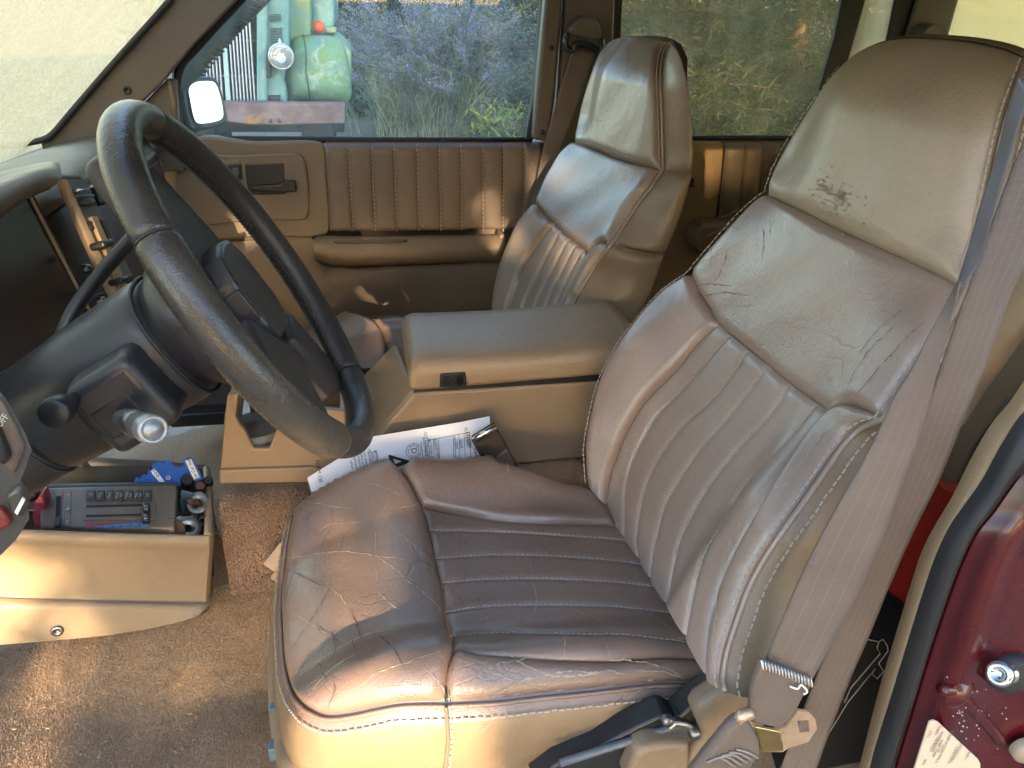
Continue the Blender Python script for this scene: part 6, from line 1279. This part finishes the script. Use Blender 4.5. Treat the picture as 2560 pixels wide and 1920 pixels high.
for i, (u, lb_) in enumerate(((790, 'dark juniper right beside the truck fender'), (890, 'dark juniper behind the left edge of the flowering bush'), (990, 'dark juniper behind the left half of the flowering bush'), (1090, 'dark juniper behind the crown of the flowering bush'), (1190, 'dark juniper behind the right half of the flowering bush'), (1290, 'dark juniper at the rear edge of the door window'), (1390, 'dark juniper mostly hidden by the passenger door post'))):
    shrub(u, 11.4+.3*(i % 2), .72, 2.2+.3*math.sin(i*2.1), 60+i, lb_)
# Russian sage: arching stems with lavender spikes above grey-green leaves
sg = thing('sage_bush', 'tall bush with lavender flower spikes and grey-green stems beside the truck', 'bush', (px_ground(1085, 9.4), 9.4, GZ))
bxc, byc = px_ground(1085, 9.4), 9.4
SAGE = leafmat('sage_leaves', (.12, .18, .12), (.22, .28, .20)); LAV = leafmat('sage_flowers', (.24, .24, .40), (.42, .41, .64)); STEMM = plain('sage_stem', (.22, .25, .17), .8)
Pl, Dl, Pf, Df = [], [], [], []; stm = MB()
for q in range(430):
    a = rng.uniform(0, 6.283); sp_ = rng.uniform(.02, 1)**.55; h = rng.uniform(1.0, 1.70)*(1-.30*sp_); out = sp_*1.22
    ss = np.linspace(0, 1, 16); base_ = np.array([bxc+.30*rng.normal(), byc+.25*rng.normal(), GZ]); cl = .10*rng.normal()
    path = base_+np.outer(out*ss**1.5, [math.cos(a+cl), math.sin(a+cl)*.7, 0])+np.outer(h*np.sin(ss*1.4)/math.sin(1.4), [0, 0, 1])+np.outer(ss**2*.06, rng.normal(0, 1, 3))
    tang = np.gradient(path, axis=0); tang /= np.linalg.norm(tang, axis=1)[:, None]
    stm.tube(path, np.linspace(.006, .002, 16), 4, cap=False); fl0 = rng.integers(9, 12)
    for i in range(2, 16):
        if i < fl0: Pl.append(path[i]+rng.normal(0, .05, (8, 3))); Dl.append(tang[i]*1.2+rng.normal(0, .7, (8, 3)))
        else:
            Pf.append(path[i]+tang[i]*rng.uniform(-.05, .05, (8, 1))+rng.normal(0, .014, (8, 3))); Df.append(tang[i]*.8+rng.normal(0, .6, (8, 3)))
            Pl.append(path[i]+rng.normal(0, .05, (4, 3))); Dl.append(tang[i]*1.2+rng.normal(0, .7, (4, 3)))
    for sd_ in range(2):                       # side spikes
        i = rng.integers(8, 14); d = tang[i]+rng.normal(0, .45, 3); d /= np.linalg.norm(d); L_ = rng.uniform(.15, .34); n_s = 26
        Pf.append(path[i]+np.outer(rng.uniform(0, L_, n_s), d)+rng.normal(0, .012, (n_s, 3))); Df.append(d*.8+rng.normal(0, .6, (n_s, 3)))
P = np.vstack(Pl); V, Fc = blades(P, np.vstack(Dl), rng.uniform(.05, .12, len(P)), rng.uniform(.005, .010, len(P))); mk('leaves', MB().add(V, Fc), SAGE, sg, smooth=False)
P = np.vstack(Pf); V, Fc = blades(P, np.vstack(Df), rng.uniform(.014, .030, len(P)), rng.uniform(.005, .009, len(P))); mk('flower_spikes', MB().add(V, Fc), LAV, sg, smooth=False)
mk('stems', stm, STEMM, sg)
lp_ = thing('leafy_plant', 'low bright yellow-green leafy plant at the lower rear corner of the door window', 'plant', (px_ground(1262, 8.6), 8.6, GZ))
n = 420; a = rng.uniform(0, 6.283, n); P = np.stack([px_ground(1262, 8.6)+.16*rng.normal(0, 1, n), 8.6+.12*rng.normal(0, 1, n), GZ+rng.uniform(.0, .42, n)], 1)
V, Fc = blades(P, np.stack([np.cos(a), np.sin(a), rng.uniform(.3, 1.6, n)], 1), rng.uniform(.06, .14, n), rng.uniform(.008, .016, n)); mk('leaves', MB().add(V, Fc), leafmat('lime_leaves', (.20, .30, .05), (.36, .45, .10)), lp_, smooth=False)
for i, (u, v, s, lb_) in enumerate(((1202, 306, .22, 'larger pale boulder below the flowering bush'), (1232, 309, .14, 'smaller pale boulder right of the larger one'))):
    c = at1(u, v, z=GZ+.06); ico = MB(); th = np.linspace(0, math.pi, 9); ph = np.linspace(0, 2*math.pi, 16, endpoint=False)
    G = np.array([[c+s*(1+.13*math.sin(3*p+2*t_+i))*np.array([1.3*math.sin(t_)*math.cos(p), .9*math.sin(t_)*math.sin(p), .62*math.cos(t_)]) for p in ph] for t_ in th]); tag(mk('boulder', MB().grid(G, close_u=True), plain('boulder_stone', (.42, .40, .37), .9, bump=.6, bs=12, bd=.03, var=.2) if i == 0 else bpy.data.materials['boulder_stone']), lb_, 'rock')

# ---- added unseen leaf screen shading the car; its gaps shape the sun patches
HYs = -6.0
def shadow_pt(P, y):                          # where the sun ray through P crosses the plane y
    t = (y-P[:, 1])/S_[1]; return P+S_*t[:, None]
SUNLIT = []
DIL = []
def lit(px, dil=.065, **kw):
    Q = at(px, **kw); SUNLIT.append(shadow_pt(Q, HYs)[:, [0, 2]]); DIL.append(dil)
lit([(-60, 1340), (30, 1350), (58, 1385), (52, 1490), (20, 1505), (-60, 1500)], y=1.06)
lit([(830, 1830), (860, 1795), (930, 1790), (1020, 1810), (1090, 1850), (1130, 1890), (1140, 1940), (840, 1940)], y=.585, dil=.11)
lit([(700, 1030), (755, 1015), (812, 1065), (826, 1105), (790, 1125), (735, 1090)], y=.69, dil=.06)
lit([(130, 500), (180, 500), (250, 600), (345, 750), (310, 800), (250, 700), (180, 600)], y=1.13, dil=.04)
lit([(1254, 448), (1350, 424), (1350, 620), (1252, 620)], y=1.92)
lit([(1735, 350), (1900, 350), (1935, 380), (1932, 432), (1720, 492), (1700, 420)], y=1.92)
#lit([(430, 330), (480, 330), (650, 540), (600, 560), (460, 420)], y=1.0)
#lit([(1545, 812), (1590, 812), (1580, 870), (1530, 870)], y=1.2)
#SUNLIT.append(shadow_pt(np.array([(-1.0, .4, .70), (-1.0, 2.0, .70), (-.26, 2.0, 1.2), (-.26, .4, 1.2)]), HYs)[[0, 1, 2, 3]][:, [0, 2]])
#SUNLIT.append(shadow_pt(np.array([(.80, .47, .86), (2.2, .47, .86), (2.2, .47, 1.2), (.80, .47, 1.2)]), HYs)[:, [0, 2]])
def inside(pt, pg):
    x, y = pt[:, 0], pt[:, 1]; r = np.zeros(len(pt), bool); j = len(pg)-1
    for i in range(len(pg)):
        xi, yi = pg[i]; xj, yj = pg[j]; cnd = ((yi > y) != (yj > y)) & (x < (xj-xi)*(y-yi)/(yj-yi+1e-12)+xi); r ^= cnd; j = i
    return r
tsc = thing('added_shade_screen', 'leaf screen added unseen behind the camera, its gaps cut for sun patches', 'shade screen', (0, HYs, GZ))
DAPPLE = [shadow_pt(at([(-60, 1380), (240, 1380), (260, 1560), (330, 1930), (-60, 1930)], y=.95), HYs)[:, [0, 2]]]
n = 110000; P = np.stack([rng.uniform(-5.2, 4.6, n), HYs+rng.normal(0, .10, n), rng.uniform(1.05, 3.9, n)], 1)
top_ = 3.5+.12*np.sin(P[:, 0]*1.7)+.1*np.sin(P[:, 0]*4.1); keep = P[:, 2] < top_
fx = shadow_pt(P, HYs)[:, [0, 2]]
for pg, dl_ in zip(SUNLIT, DIL):
    c = pg.mean(0); d = pg-c; keep &= ~inside(fx, c+d*(1+dl_/(np.linalg.norm(d, axis=1)[:, None]+1e-9)))
for pg in DAPPLE: keep &= ~(inside(fx, pg) & (np.sin(fx[:, 0]*31)*np.sin(fx[:, 1]*27+fx[:, 0]*9) > -.15))
P = P[keep]; V, Fc = blades(P, rng.normal(0, 1, (len(P), 3))*np.array([1, .35, 1]), rng.uniform(.065, .10, len(P)), rng.uniform(.025, .04, len(P)))
mk('crown', MB().add(V, Fc), leafmat('shade_screen_leaves', (.05, .085, .03), (.10, .14, .05)), tsc, smooth=False)
trk = MB()
for xx in (-3.9, -2.2, -.35, 1.75, 3.6): trk.tube(np.array([(xx, HYs-.3, GZ), (xx+.05, HYs-.3, 1.5), (xx, HYs-.3, 3.4)]), [.09, .07, .03], 8)
mk('trunk', trk, BARK, tsc)

# added unseen pine crowns that keep the sun off truck, bush and trees
n = 34000; Pk = np.stack([rng.uniform(-18, 14, n), -25+rng.normal(0, .6, n), rng.uniform(8.3, 12.2, n)], 1)
Pk = Pk[Pk[:, 2] < 11.6+.5*np.sin(Pk[:, 0]*1.1)]
Pk = Pk[~((Pk[:, 0] > -1.5) & (Pk[:, 0] < 5) & (np.sin(Pk[:, 0]*2.2)*np.sin(Pk[:, 2]*2.9+Pk[:, 0]*.8) > -.05))]
V, Fc = blades(Pk, rng.normal(0, 1, (len(Pk), 3))*np.array([1, .4, 1]), rng.uniform(.20, .30, len(Pk)), rng.uniform(.06, .10, len(Pk))); wood = MB().add(V, Fc)
for xx in np.arange(-17, 14, 2.6): wood.tube(np.array([(xx, -25.4, GZ), (xx+.1, -25.4, 6), (xx, -25.4, 13)]), [.22, .16, .05], 7)
tag(mk('added_shade_crowns', wood, PINE, smooth=False), 'far row of pine crowns added unseen to shade the truck and bushes', 'trees', kind='stuff')
